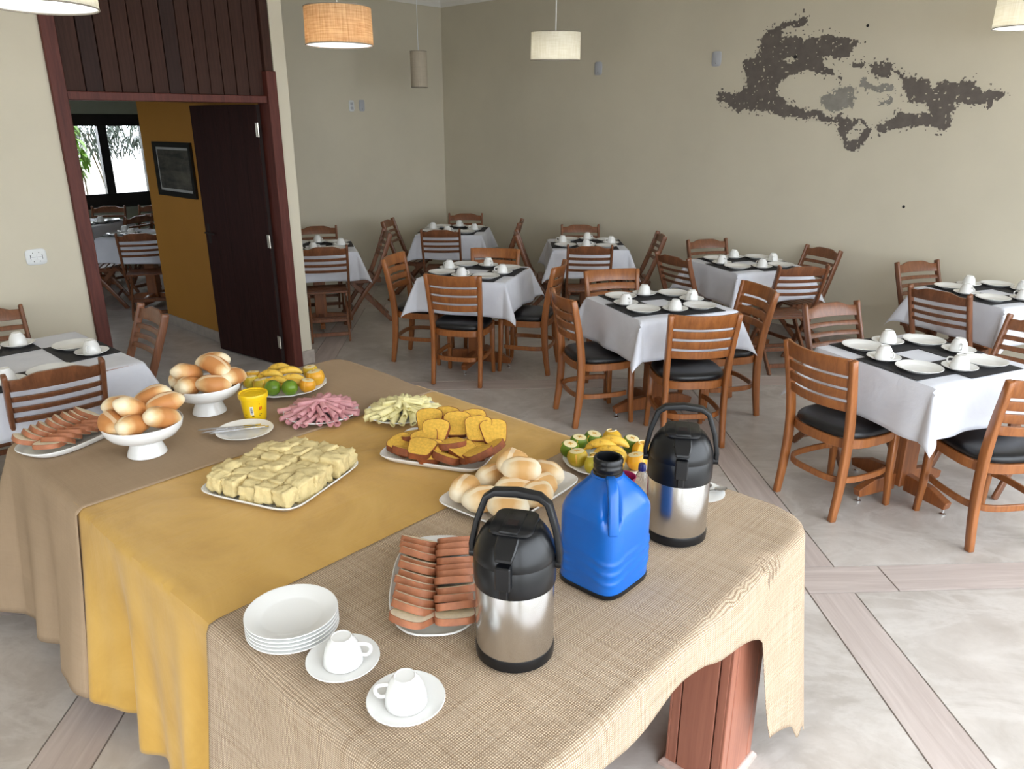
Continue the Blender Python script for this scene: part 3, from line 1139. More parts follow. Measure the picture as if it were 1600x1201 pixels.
drum_lamp('pendant_lamp', 'pendant lamp with woven straw drum shade, lit', (2.93, 4.07, 2.347), .395, .205, 'shade_straw', True, (-.01, 0), watts=130.0)
drum_lamp('pendant_lamp', 'white drum pendant lamp hanging before the back wall, lit', (5.16, 4.25, 2.39), .40, .21, 'shade_white', True, (.06, 0))
drum_lamp('pendant_lamp', 'white drum pendant lamp cut by the upper left picture corner', (1.154, 3.496, 2.337), .395, .21, 'shade_white', True, (-.02, 0))
drum_lamp('pendant_lamp', 'white drum pendant lamp cut by the upper right picture corner', (6.30, 1.20, 2.50), .40, .21, 'shade_white', True, (0, 0))
drum_lamp('pendant_lamp', 'narrow unlit beige cylinder pendant lamp in the far corner', (5.70, 6.55, 2.26), .175, .35, 'shade_beige', False, (0, 0))


def wall_plate(label, loc, rz, w_, h_, mat, kind):
    """switch or socket plate; local x along the wall, -y into the room"""
    t = thing('wall_socket' if kind != 'cover' else 'cover_plate', label, 'socket' if kind != 'cover' else 'cover plate', loc, rz)
    n = 24
    lp = super_loop(w_ / 2, h_ / 2, 5, n)
    lp2 = super_loop(w_ / 2 * .9, h_ / 2 * .9, 5, n)
    MB().loft([[(x, 0, z) for x, z in lp], [(x, -.006, z) for x, z in lp], [(x, -.010, z) for x, z in lp2]]).build('plate', mat, t, smooth=40)
    if kind == 'double':
        for s in (-1, 1):
            MB().span((s * .017 - .0145, -.0125, -.017), (s * .017 + .0145, -.009, .017)).build('module', mat, t, smooth=0, bevel=.001)
            MB().lathe([(0, -.0005), (.0028, -.0005), (.0022, .0005), (0, .0005)], 8, (0, 0, 0)).build('screw', 'hole', t, loc=(s * .017, -.0107, .026), rot=(PI / 2, 0, 0))
            MB().lathe([(0, -.0005), (.0028, -.0005), (.0022, .0005), (0, .0005)], 8, (0, 0, 0)).build('screw', 'hole', t, loc=(s * .017, -.0107, -.027), rot=(PI / 2, 0, 0))
            MB().span((s * .033 - .001, -.0128, -.014), (s * .033 + .001, -.0095, .014)).build('slot', 'hole', t, smooth=0)
        MB().span((-.028, -.0132, -.0012), (.028, -.0095, .0012)).build('slot', 'grey_plastic', t, smooth=0)
    elif kind == 'single':
        MB().span((-.02, -.013, .005), (.02, -.0095, .038)).build('module', 'grey_plastic', t, smooth=0, bevel=.001)
        MB().span((-.02, -.013, -.04), (.02, -.0095, -.008)).build('module', 'grey_plastic', t, smooth=0, bevel=.001)
    else:
        MB().lathe([(0, -.0005), (.004, -.0005), (.003, .0008), (0, .0008)], 10).build('screw', 'hole', t, loc=(0, -.0105, -.3 * h_), rot=(PI / 2, 0, 0))
    return t


wall_plate('white double socket plate on the wall left of the doorway', (1.476, YD - .0005, 1.13), 0, .117, .098, 'white_plastic', 'double')
wall_plate('white socket plate high on the wall behind the pier', (5.494, YW - .0005, 2.085), 0, .07, .12, 'white_plastic', 'single')
wall_plate('grey rounded cover plate beside the high wall socket', (5.637, YW - .0005, 2.09), 0, .075, .125, 'grey_plastic', 'cover')
wall_plate('grey rounded cover plate right of the white hanging lamp', (XW - .0005, 5.10, 2.44), math.radians(-90), .095, .13, 'grey_plastic', 'cover')
wall_plate('grey rounded cover plate left of the peeled paint', (XW - .0005, 3.75, 2.468), math.radians(-90), .095, .13, 'grey_plastic', 'cover')

# framed picture on the yellow wall
M['frame_black'] = plain('picture_frame_black', srgb(22, 20, 20), .35)
M['passepartout'] = plain('passepartout', srgb(176, 176, 172), .8)
m = NT('dark_landscape_print')
vec = m.coord()
f = m.noise(vec, 4.5, 8, .7, 1.2)
f2 = m.noise(m.coord('Object', (1, 3, 9)), 1.4, 4, .6, .5)
m.base(m.mix(.45, m.ramp(f, [(.35, srgb(22, 24, 22)), (.55, srgb(70, 70, 64)), (.72, srgb(112, 108, 98))]), m.ramp(f2, [(.4, srgb(26, 28, 26)), (.65, srgb(120, 112, 96))])))
m.set(Roughness=.6)
M['print'] = m.m
pic = thing('framed_picture', 'dark landscape print in black frame on the yellow wall', 'picture', (3.149, 6.955, 1.515), math.radians(90))
W2, H2 = .37, .235
mb = MB()
for lo, hi in (((-W2, -.012, -H2), (W2, .0, -H2 + .045)), ((-W2, -.012, H2 - .045), (W2, .0, H2)), ((-W2, -.012, -H2 + .045), (-W2 + .045, .0, H2 - .045)), ((W2 - .045, -.012, -H2 + .045), (W2, .0, H2 - .045))):
    mb.span((lo[0], 0.0, lo[2]), (hi[0], .022, hi[2]))
mb.build('frame', 'frame_black', pic, smooth=0)
MB().span((-W2 + .045, 0, -H2 + .045), (W2 - .045, .008, H2 - .045)).build('passepartout', 'passepartout', pic, smooth=0)
MB().span((-W2 + .066, .008, -H2 + .066), (W2 - .066, .0095, H2 - .066)).build('print', 'print', pic, smooth=0)

# shrubs outside the far window
M['leaf_green'] = plain('leaf_green', srgb(88, 126, 22), .5, .25, 3)
M['leaf_grey'] = plain('leaf_greygreen', srgb(58, 70, 58), .55, .25, 3)
M['stem'] = plain('stem_brown', srgb(92, 80, 62), .8)


def shrub(name, label, c, n, seed, ll, lw, spread, mat, droop):
    rs = random.Random(seed)
    t = thing(name, label, 'plant', c)
    stems = MB()
    tips = []
    for k in range(5):
        a = rs.uniform(0, 2 * PI)
        p = [(0, 0, 0), (.12 * math.cos(a), .12 * math.sin(a), spread[2] * .55), (spread[0] * .5 * math.cos(a), spread[1] * .5 * math.sin(a), spread[2])]
        stems.tube(smooth_path(p, 8), [.011] * 9, 6)
    stems.build('stem', 'stem', t)
    lv = MB()
    for k in range(n):
        hub = Vector((rs.uniform(-1, 1) * spread[0], rs.uniform(-1, 1) * spread[1], spread[2] + rs.uniform(-1, 1) * spread[3]))
        for q in range(9):
            a = rs.uniform(0, 2 * PI)
            e = rs.uniform(-1.0, .7) - droop
            d = Vector((math.cos(a) * math.cos(e), math.sin(a) * math.cos(e), math.sin(e)))
            s = d.cross(Vector((0, 0, 1))).normalized() * lw * rs.uniform(.7, 1.2)
            L = ll * rs.uniform(.7, 1.2)
            m1, m2 = hub + d * L * .35, hub + d * L * .7 + Vector((0, 0, -.15 * L))
            tip = hub + d * L + Vector((0, 0, -.35 * L))
            lv.add([hub, m1 + s, m1 - s, m2 + s * .8, m2 - s * .8, tip], [(0, 1, 2), (1, 3, 4, 2), (3, 5, 4)])
    o = lv.build('foliage', mat, t, smooth=0, fix=False)
    o['kind'] = 'stuff'
    return t


shrub('oleander_shrub', 'grey-green narrow leaved shrub outside the far window', (4.95, 13.3, 0), 110, 3, .22, .012, (.70, .35, 1.74, .24), 'leaf_grey', .1)
shrub('leafy_shrub', 'bright green shrub at the left of the far window', (4.16, 12.5, 0), 26, 5, .20, .030, (.11, .2, 1.58, .34), 'leaf_green', .5)
yd = struct(MB().span((-6, YN + .2, -.4), (18, 30, -.03)).build('ground_yard', plain('yard_paving', srgb(205, 200, 190), .8, .06, 1.0), smooth=0))
sbox('wall_yard', (-2, 17, 0), (14, 17.2, 1.1), 'ceiling')


# ================================================================== buffet table
BZ = .7735
bt = thing('buffet_table', 'long wooden buffet table beneath burlap and mustard cloths', 'table', (1.40, 1.94, 0))
HX, HY = .742, 1.232
RC = .15
rr = []
for cx_, cy_, a0 in ((1, 1, 0), (-1, 1, 90), (-1, -1, 180), (1, -1, 270)):
    for k in range(9):
        a = math.radians(a0 + k * 90 / 8)
        rr.append((cx_ * (HX - RC) + (RC - .012) * math.cos(a), cy_ * (HY - RC) + (RC - .012) * math.sin(a)))
MB().prism(rr, 2, BZ - .035, BZ - .001).build('tabletop', 'wood_post', bt, smooth=30, bevel=.004)
MB().span((-HX + .12, -HY + .12, BZ - .10), (HX - .12, HY - .12, BZ - .035)).build('under_frame', 'wood_post', bt, smooth=0, bevel=.004)
M['foot_glaze'] = plain('pale_foot', srgb(196, 170, 160), .35, .1, 30)
for sx in (-1, 1):
    for sy in (-1, 1):
        x, y = sx * .42, sy * 1.12
        p = MB().span((x - .095, y - .085, .022), (x + .095, y + .085, BZ - .10)).build('post', 'groove', bt, smooth=0)
        zt, zb = BZ - .101, .022
        for s in (-1, 1):
            # faces turned along x and along y: a wide board between two narrow stiles
            for a, b in ((-.088, -.060), (-.056, .056), (.060, .088)):
                MB().span((min(x + s * .095, x + s * .104), y + a * .97, zb), (max(x + s * .095, x + s * .104), y + b * .97, zt)).build('post_board', 'wood_post', p, smooth=0, bevel=.002)
            for a, b in ((-.104, -.074), (-.070, .070), (.074, .104)):
                MB().span((x + a, min(y + s * .085, y + s * .094), zb), (x + b, max(y + s * .085, y + s * .094), zt)).build('post_board', 'wood_post', p, smooth=0, bevel=.002)
        MB().loft([[(x + a * (.115 + e), y + b * (.105 + e), z) for a, b in ((-1, -1), (1, -1), (1, 1), (-1, 1))] for z, e in ((0, .006), (.012, .004), (.024, -.006))]).build('post_foot', 'foot_glaze', p, smooth=0, bevel=.002)

cl = drape(HX, HY, (-HX - .685, HX + .25, -.385, .62), BZ + .0005, 140, 120, 31, flare=.02, pleat=.085, freq=21, bias=.25, R=.014, wob=.05, grain=.0012, noise_k=7)
cl = solid(cl.build('table_runner', 'mustard', smooth=60, loc=(1.40, 1.94, 0)), .0012)
tag(cl, 'mustard yellow satin runner across the middle of the buffet', 'tablecloth')


def hem(p):
    pts = [(-1.6, .14), (-.35, .125), (-.15, .12), (.05, .105), (.30, .18), (.37, .21), (.43, .45), (.48, .64), (.75, .72), (1.6, .8)]
    for (a, va), (b, vb) in zip(pts, pts[1:]):
        if a <= p <= b:
            return -HY - (va + (vb - va) * (p - a) / (b - a)) - .012 * math.sin(p * 19)
    return -HY - .2


cl = drape(HX, HY, (-HX - .72, HX + .45, -HY - .2, -.352), BZ + .0032, 120, 80, 12, flare=.03, pleat=.05, freq=9, R=.02, wob=.03, grain=.0012, qlo=hem, cflare=.06, rc=RC)
cl = solid(cl.build('burlap_cloth', 'burlap', smooth=60, loc=(1.40, 1.94, 0)), .0015)
tag(cl, 'coarse burlap cloth on the right end of the buffet', 'tablecloth')
cl = drape(HX, HY, (-HX - .70, HX + .20, .492, HY + .62), BZ + .0032, 90, 70, 45, flare=.04, pleat=.07, freq=16, R=.022, wob=.06, grain=.0014, cflare=.30, rc=.06)
cl = solid(cl.build('burlap_cloth', 'burlap_fine', smooth=60, loc=(1.40, 1.94, 0)), .0015)
tag(cl, 'fine brown burlap cloth on the left end of the buffet', 'tablecloth')

ZB = BZ + .0078       # top of the burlap
ZY = BZ + .0050       # top of the runner

# ---- airpots
def airpot(label, c, rz):
    t = thing('airpot', label, 'flask', (c[0], c[1], ZB), rz, 'steel airpots on the buffet')
    MB().lathe([(0, 0), (.084, 0), (.0895, .004), (.0905, .022), (.0885, .030), (0, .030)], 48).build('base_ring', 'black_plastic', t)
    MB().lathe([(.0875, .030), (.0880, .032), (.0880, .186), (.0870, .189)], 64).build('steel_body', 'steel', t)
    MB().lathe([(.0875, .188), (.0905, .190), (.0915, .196), (.0915, .252), (.0905, .2535), (.0905, .2555), (.0910, .257), (.0885, .272), (.078, .300), (.066, .318), (.058, .325), (.05, .328), (0, .329)], 56).build('lid_collar', 'black_plastic', t)
    # pump button on the sloping crown and its seat
    MB().loft([[(x * k, y * k - .004, z) for x, y in super_loop(.047, .052, 5, 32)] for z, k in ((.326, 1.04), (.332, 1.03), (.3345, .97))]).build('crown_plate', 'black_plastic', t, smooth=40)
    bt_ = MB().span((-.021, -.060, .329), (.021, .035, .3375)).build('pump_button', 'black_plastic', t, smooth=30, bevel=.003, seg=2)
    MB().span((-.012, -.03, .3375), (.012, -.008, .3385)).build('button_mark', 'groove', bt_, smooth=0)
    # spout at the front (-y)
    mb = MB()
    mb.loft([[(-.024, -.054, .326), (.024, -.054, .326), (.024, -.05, .304), (-.024, -.05, .304)],
             [(-.024, -.082, .312), (.024, -.082, .312), (.022, -.084, .296), (-.022, -.084, .296)],
             [(-.019, -.102, .291), (.019, -.102, .291), (.018, -.099, .283), (-.018, -.099, .283)]])
    mb.build('spout', 'black_plastic', t, smooth=30, bevel=.003)
    MB().span((-.017, -.1085, .222), (.017, -.088, .278)).build('spout_guard', 'black_plastic', t, smooth=30, bevel=.003)
    MB().span((-.009, -.100, .196), (.009, -.088, .222)).build('latch', 'black_plastic', t, smooth=30, bevel=.002)
    # carrying handle, raised
    path = [(-.098, .006, .232), (-.099, .006, .262), (-.089, .012, .316), (-.070, .018, .372), (-.050, .020, .386), (0, .021, .390), (.050, .020, .386), (.070, .018, .372), (.089, .012, .316), (.099, .006, .262), (.098, .006, .232)]
    sp = [Vector(p) for p in path]
    MB().beam(sp, .024, [.012, .013, .013, .014, .016, .018, .016, .014, .013, .013, .012], side=(0, 1, 0)).build('handle', 'black_plastic', t, smooth=45, bevel=.003, seg=2)
    for s in (-1, 1):
        MB().tube([(s * .088, .006, .240), (s * .1045, .006, .240)], .013, 14).build('handle_pivot', 'black_plastic', t)
    return t


airpot('steel airpot with black lid in front of the blue jug', (1.075, .976), math.radians(-62))
airpot('steel airpot with black lid behind the blue jug', (1.778, .978), math.radians(-58))

# ---- blue plastic jug with rippled sides
M['blue_plastic'] = plain('blue_plastic', srgb(16, 96, 184), .28, .06, 9)
M['blue_plastic_b'] = M['blue_plastic']
jg = thing('blue_jug', 'large blue plastic jug with rippled sides and black open neck', 'jug', (1.452, 1.000, ZB), 0)
rings = []
NJ = 72


def jug_ring(hx, hy, e, z, rip=0):
    pts = []
    for k in range(NJ):
        t_ = 2 * PI * k / NJ
        c_, s_ = math.cos(t_), math.sin(t_)
        x = hx * math.copysign(abs(c_) ** (2 / e), c_)
        y = hy * math.copysign(abs(s_) ** (2 / e), s_)
        pts.append([x, y, z, t_])
    return pts


prof = [(.012, .0965, 4.6), (.020, .0975, 4.6), (.20, .0975, 4.6), (.215, .097, 4.4), (.235, .092, 3.8), (.258, .078, 3.2), (.280, .058, 2.6), (.296, .044, 2.2), (.304, .038, 2.0), (.310, .037, 2.0)]
zs_ = [.012, .016] + [.02 + .005 * k for k in range(37)] + [.21, .215, .225, .235, .247, .258, .270, .280, .289, .296, .304, .310]
for z in zs_:
    for (a, b) in zip(prof, prof[1:]):
        if a[0] <= z <= b[0] + 1e-9:
            t_ = (z - a[0]) / (b[0] - a[0])
            t_ = max(0, min(1, t_))
            h_, e_ = a[1] + (b[1] - a[1]) * t_, a[2] + (b[2] - a[2]) * t_
            break
    ring = []
    for x, y, zz, th in jug_ring(h_, h_ * .95, e_, z):
        k = 1.0
        # three wavy ribs on the lower half
        for zr in (.055, .083, .111):
            u = x + y
            zc = zr + .010 * math.sin(u * 52 + .8)
            k += .032 * math.exp(-((z - zc) / .0050) ** 2)
        # hollow under the handle at the near corner
        ca = math.cos(th - math.radians(225))
        if ca > .90 and .195 < z < .29:
            k -= .16 * math.sin(PI * (z - .195) / .095) * min(1, (ca - .90) / .06) * (1 if abs(math.degrees(th) - 225) > -1 else 0)
        ring.append((x * k, y * k, z))
    rings.append(ring)
MB().loft(rings).build('jug_body', 'blue_plastic', jg, smooth=50)
MB().loft([[(x, y, z) for x, y, _, _ in jug_ring(h, h * .95, 4.6, 0)] for z, h in ((0, .093), (.004, .0985), (.014, .0992), (.0155, .097))]).build('jug_base', 'black_plastic', jg, smooth=40)
MB().lathe([(.0365, .302), (.0385, .304), (.0385, .312), (.036, .314), (.036, .320), (.0375, .322), (.0375, .327), (.036, .329), (.036, .335), (.0385, .337), (.0385, .343), (.035, .349), (.030, .349), (.029, .343), (.029, .32), (0, .32)], 36).build('neck', 'black_plastic', jg)
MB().lathe([(.0365, .2965), (.0415, .298), (.0425, .303), (.0385, .306)], 36).build('neck_ring', 'blue_plastic', jg)
d = Vector((-S2, -S2, 0))
path = [d * .034 + Vector((0, 0, .303)), d * .062 + Vector((0, 0, .306)), d * .084 + Vector((0, 0, .290)), d * .098 + Vector((0, 0, .255)), d * .108 + Vector((0, 0, .215)), d * .112 + Vector((0, 0, .185))]
sp = smooth_path(path, 20)
MB().beam(sp, [.026] * len(sp), [.017] * len(sp), side=(S2, -S2, 0)).build('jug_handle', 'blue_plastic', jg, smooth=50, bevel=.005, seg=2)

# ---- small things between the jug and the rear airpot
M['magenta'] = plain('magenta_plastic', srgb(168, 40, 96), .35)
mc = thing('plastic_cup', 'magenta plastic cup behind the blue jug', 'cup', (1.838, 1.205, ZB))
MB().lathe([(0, 0), (.028, 0), (.030, .004), (.038, .085), (.0395, .088), (.037, .087), (.029, .006), (0, .006)], 32).build('cup_body', 'magenta', mc)
MB().tube([(.0385 * math.cos(a), .0385 * math.sin(a), .087) for a in [2 * PI * k / 32 for k in range(32)]], .002, 6, close=True).build('cup_rim', 'magenta', mc)
cg = NT('clear_bottle')
cg.base((.92, .95, .97, 1))
cg.set(Roughness=.05, Transmission_Weight=.9, IOR=1.3)
M['clear'] = cg.m
M['blue_cap'] = plain('dark_blue_cap', srgb(24, 34, 110), .35)
bo = thing('sweetener_bottle', 'small clear bottle with dark blue cap behind the jug', 'bottle', (1.912, 1.185, ZB))
MB().lathe([(0, 0), (.019, 0), (.021, .004), (.021, .062), (.016, .078), (.011, .084), (.0105, .09), (0, .09)], 28).build('bottle_body', 'clear', bo)
MB().lathe([(0, .088), (.0125, .088), (.013, .092), (.012, .108), (.009, .112), (0, .112)], 24).build('bottle_cap', 'blue_cap', bo)


# ---- crockery on the buffet
for k in range(5):
    place(PL0, (.764, 1.405, ZB + k * .0098), .3 * k, ['bottom', 'second from the bottom', 'middle', 'second from the top', 'top'][k] + ' white plate of the stack on the buffet corner', 'plate', 'stacked plates on the buffet')
for k, (x, y, a) in enumerate(((.776, 1.222, -.75), (.790, 1.022, 2.35))):
    wd = ('next to the plate stack', 'nearest the camera')[k]
    place(SA0, (x, y, ZB), 0, 'white saucer on the buffet burlap, ' + wd, 'saucer', 'saucers on the buffet')
    place(CUP0, (x, y, ZB + .0088), a, 'upturned white cup on the buffet burlap, ' + wd, 'cup', 'cups on the buffet')
kp = place(PL0, (1.305, 2.600, ZB), 0, 'white side plate holding table knives beside the yellow tub', 'plate', 'small plates on the buffet')
M['silver'] = plain('cutlery_steel', (.55, .55, .56, 1), .22, .04, 40, metal=1.0)
for k, (off, ang, lift) in enumerate(((-.022, 152, .021), (-.006, 149, .0225), (.012, 155, .0215), (.028, 146, .0235))):
    a = math.radians(ang)
    kn = thing('table_knife', 'steel table knife lying on the side plate, %s from the plate stack' % ('fourth', 'third', 'second', 'first')[k], 'knife', (1.275 - off * .4, 2.625 + off, ZB + lift), a, 'table knives')
    MB().loft([[(x, -w_, -.0015 * f), (x, w_, -.0015 * f), (x, w_, .0015 * f), (x, -w_, .0015 * f)] for x, w_, f in ((-.11, .006, 1.6), (-.06, .0055, 1.5), (-.01, .0045, 1.3), (0, .004, 1.2))]).build('handle', 'silver', kn, smooth=40)
    MB().loft([[(x, -w_, -.0006), (x, w2, -.0006), (x, w2, .0006), (x, -w_, .0006)] for x, w_, w2 in ((0, .004, .004), (.01, .009, .006), (.07, .010, .006), (.095, .007, .006), (.108, .001, .0055))]).build('blade', 'silver', kn, smooth=40)
sp_ = thing('small_plate', 'small white plate with spoons behind the rear airpot', 'plate', (2.045, 1.045, ZB))
MB().lathe([(0, .002), (.04, .002), (.044, 0), (.048, .002), (.078, .011), (.080, .0125), (.078, .013), (.05, .0055), (0, .004)], 40).build('plate_body', 'porcelain', sp_)
for k, (dx, dy, a) in enumerate(((.008, -.018, -32), (-.01, .012, -8))):
    s = thing('dessert_spoon', ('dark steel spoon pointing off the small plate edge', 'dark steel spoon lying inside the small plate')[k], 'spoon', (2.05 + dx, 1.03 + dy, ZB + .018), math.radians(a), 'spoons')
    MB().loft([[(x, -w_, z - .001), (x, w_, z - .001), (x, w_, z + .001), (x, -w_, z + .001)] for x, w_, z in ((-.075, .004, .0), (-.03, .003, .001), (.0, .0028, .003), (.015, .003, .002))]).build('handle', 'silver', s, smooth=40)
    MB().lathe([(0, -.004), (.008, -.0035), (.0135, -.0005), (.015, .003), (.0135, .0035), (.008, -.001), (0, -.002)], 20, (.034, 0, .002), 1.45, 1.0).build('bowl', 'silver', s)


# ---- dishes
def pedestal_bowl(label, c):
    t = thing('pedestal_bowl', label, 'bowl', (c[0], c[1], ZB), 0, 'white pedestal bowls')
    MB().lathe([(0, .004), (.058, .004), (.064, 0), (.068, .001), (.066, .010), (.056, .034), (.050, .050), (.046, .056), (0, .056)], 44).build('foot', 'porcelain', t)
    MB().lathe([(0, .055), (.046, .0555), (.085, .063), (.115, .078), (.132, .100), (.1375, .124), (.1365, .1265), (.134, .125), (.128, .102), (.110, .082), (.08, .070), (0, .066)], 56).build('bowl_body', 'porcelain', t)
    return t


pedestal_bowl('white pedestal bowl of bread rolls beside the sliced loaf', (.972, 2.700))
pedestal_bowl('white pedestal bowl of bread rolls beside the fruit plate', (1.328, 2.930))


def tray(label, c, rz, hx, hy, z0, name='serving_tray', e=7.0, h=.022):
    t = thing(name, label, 'tray', (c[0], c[1], z0), rz)
    n = 56
    R = [(0, .86), (.004, .90), (h, 1.0), (h + .002, 1.0), (h + .001, .975), (.009, .89), (.006, .84)]
    rr = [[(x, y, z) for x, y in super_loop(hx * k, hy * k, e, n)] for z, k in R]
    MB().loft(rr).build('tray_body', 'porcelain', t, smooth=50)
    rim = [(x, y, h + .001) for x, y in super_loop(hx * .99, hy * .99, e, n)]
    MB().tube(rim, .0025, 6, close=True).build('rim', 'porcelain', t)
    return t


tray('white rectangular tray holding corn cake squares', (1.185, 2.135), math.radians(20), .205, .195, ZY)
tray('white rectangular tray holding yellow cake slices', (1.705, 1.905), math.radians(24), .15, .20, ZY)
tray('white rectangular tray of pale bread rolls behind the front airpot', (1.625, 1.495), math.radians(4), .215, .145, ZB)
tray('oval white platter of sliced loaf bread beside the front airpot', (1.115, 1.285), math.radians(46), .225, .118, ZB, e=2.8)
tray('oval white platter of sliced loaf bread at the left buffet end', (.835, 3.035), math.radians(22), .20, .12, ZB, e=2.8)


def round_platter(label, c, r):
    t = thing('round_platter', label, 'plate', (c[0], c[1], ZB))
    n = 72
    prof = [(0, .003), (r * .5, .003), (r * .55, 0), (r * .6, .001), (r * .7, .006), (r * .98, .021), (r, .0225), (r * .985, .0245), (r * .7, .0105), (r * .55, .007), (0, .007)]
    mb = MB().lathe(prof, n)
    vs = []
    for x, y, z in mb.v:
        q = math.hypot(x, y)
        if q > r * .9:
            a = math.atan2(y, x)
            k = 1 + .012 * math.cos(16 * a)
            x, y = x * k, y * k
        vs.append((x, y, z))
    mb.v = vs
    mb.build('plate_body', 'porcelain', t, smooth=60)
    MB().tube([(r * .99 * math.cos(a), r * .99 * math.sin(a), .0238) for a in [2 * PI * k / 64 for k in range(64)]], .0016, 6, close=True).build('rim', 'porcelain', t)
    return t


round_platter('white round platter of bananas and oranges beside the yellow tub', (1.70, 2.955), .185)
round_platter('white round platter of bananas and cut oranges behind the blue jug', (2.03, 1.405), .155)
round_platter('white round platter under the rolled ham slices', (1.615, 2.545), .150)
round_platter('white round platter under the rolled cheese slices', (1.845, 2.300), .150)


# ================================================================== food
FWD = Vector((math.cos(VIEW), math.sin(VIEW), 0))
RGT = Vector((math.sin(VIEW), -math.cos(VIEW), 0))


def crust_mat(name, pale, mid, brown):
    m = NT(name)
    tc = m.n('ShaderNodeTexCoord')
    sep = m.n('ShaderNodeSeparateXYZ')
    m.l(tc.outputs['Generated'], sep.inputs[0])
    ax = m.math('ABSOLUTE', m.math('SUBTRACT', sep.outputs[0], .5))
    ay = m.math('ABSOLUTE', m.math('SUBTRACT', sep.outputs[1], .46))
    oi = m.n('ShaderNodeObjectInfo')
    nz = m.noise(m.coord('Object'), 16, 4, .6)
    k = m.math('ADD', m.math('MULTIPLY', ax, 2.0), m.math('MULTIPLY', m.math('SUBTRACT', nz, .5), .55))
    k = m.math('ADD', k, m.math('MULTIPLY', m.math('SUBTRACT', oi.outputs['Random'], .5), .30))
    body = m.ramp(k, [(.30, brown), (.62, mid), (.86, pale)])
    # paler split along the top
    sl = m.math('MULTIPLY', m.math('LESS_THAN', m.math('ADD', ay, m.math('MULTIPLY', nz, .05)), .095), m.math('GREATER_THAN', sep.outputs[2], .74))
    m.base(m.mix(m.math('MULTIPLY', sl, .55), body, pale))
    m.set(Roughness=.55)
    m.bump(m.noise(m.coord('Object'), 60, 3), .12, .003)
    return m.m


M['crust_gold'] = crust_mat('golden_crust', srgb(240, 224, 190), srgb(224, 182, 126), srgb(196, 132, 74))
M['crust_pale'] = crust_mat('pale_crust', srgb(244, 230, 202), srgb(232, 204, 158), srgb(216, 168, 106))
M['crumb'] = plain('white_crumb', srgb(236, 222, 196), .85, .05, 90, bump=.3)
M['loaf_crust'] = plain('loaf_crust', srgb(176, 112, 78), .6, .14, 25, bump=.1)
M['cake_crumb'] = plain('yellow_cake_crumb', srgb(226, 178, 70), .85, .10, 90, bump=.5)
M['cake_crust'] = plain('cake_crust', srgb(140, 74, 36), .7, .22, 30, bump=.2)
M['corn_cake'] = plain('corn_cake', srgb(228, 208, 152), .85, .07, 34, bump=.6)
M['ham'] = plain('ham_pink', srgb(210, 152, 156), .45, .10, 30)
M['cheese'] = plain('pale_cheese', srgb(240, 230, 172), .45, .05, 20)


def roll_mesh(seed, L, w_, mat):
    rs = random.Random(seed)
    n, k = 22, 20
    rings = []
    bend = rs.uniform(-.012, .012)
    for i in range(n + 1):
        u = -1 + 2 * i / n
        r = max(.02, (1 - abs(u) ** 2.6)) ** .5 * (1 - .12 * u * u)
        ring = []
        for j in range(k):
            a = 2 * PI * j / k
            y, z = math.cos(a) * r * w_ / 2, math.sin(a) * r * w_ / 2
            z *= 1.0 if z > 0 else .78
            # split crease along the top
            cr = math.exp(-((a - PI / 2 - .25) / .16) ** 2) * (1 - u * u)
            y, z = y * (1 - .12 * cr), z * (1 - .13 * cr)
            nn = noise.noise(Vector((u * 2 + seed, math.cos(a) * 1.3, math.sin(a) * 1.3))) * .004
            ring.append((u * L / 2, y + bend * u * u + nn, z + nn))
        rings.append(ring)
    mb = MB().loft(rings)
    return mb.build('bread_roll', mat, smooth=70)


GOLD = [roll_mesh(s, .145, .088, 'crust_gold') for s in (1, 2, 3)]
PALE = [roll_mesh(s, .13, .092, 'crust_pale') for s in (5, 6, 7)]


def put(proto, loc, rot, label, cat, group):
    o = place(proto, loc, 0, label, cat, group)
    o.rotation_euler = rot
    return o


def bowl_rolls(c, zr, items, where, seed):
    rs = random.Random(seed)
    for k, (a, b, z, yaw, pitch, pos) in enumerate(items):
        p = Vector((c[0], c[1], zr)) + RGT * a + FWD * b + Vector((0, 0, z))
        put(GOLD[k % 3], p, (rs.uniform(-.4, .4), math.radians(pitch), VIEW - PI / 2 + math.radians(yaw)), 'golden bread roll, ' + pos + ', in the bowl ' + where, 'bread roll', 'bread rolls in the bowl ' + where)


# yaw 0 = lying across the view, 90 = pointing away from the camera; pitch tips the near end up or down
bowl_rolls((.972, 2.700), ZB + .125, [(-.075, .030, .040, 8, 8, 'upper left'), (-.015, -.025, .052, 70, 38, 'tipped up in the middle'), (.015, .070, .062, 20, -20, 'topmost at the back'), (.072, .035, .050, 35, -14, 'upper right'), (-.075, -.060, .010, -40, 10, 'lower left'), (.004, -.080, .012, 78, 14, 'lowest at the front'), (.085, -.030, .022, 60, 22, 'lower right')], 'beside the sliced loaf', 3)
bowl_rolls((1.328, 2.930), ZB + .125, [(.050, .005, .068, -25, 18, 'large on top'), (-.060, -.015, .045, 60, 24, 'upper left'), (-.105, .030, .012, 70, -10, 'far left'), (-.040, -.078, .010, 80, 12, 'lower left at the front'), (.060, -.065, .014, 30, 8, 'lower right at the front'), (.105, .012, .020, 75, 10, 'far right'), (.015, .065, .070, 10, -8, 'topmost at the back')], 'beside the fruit plate', 7)
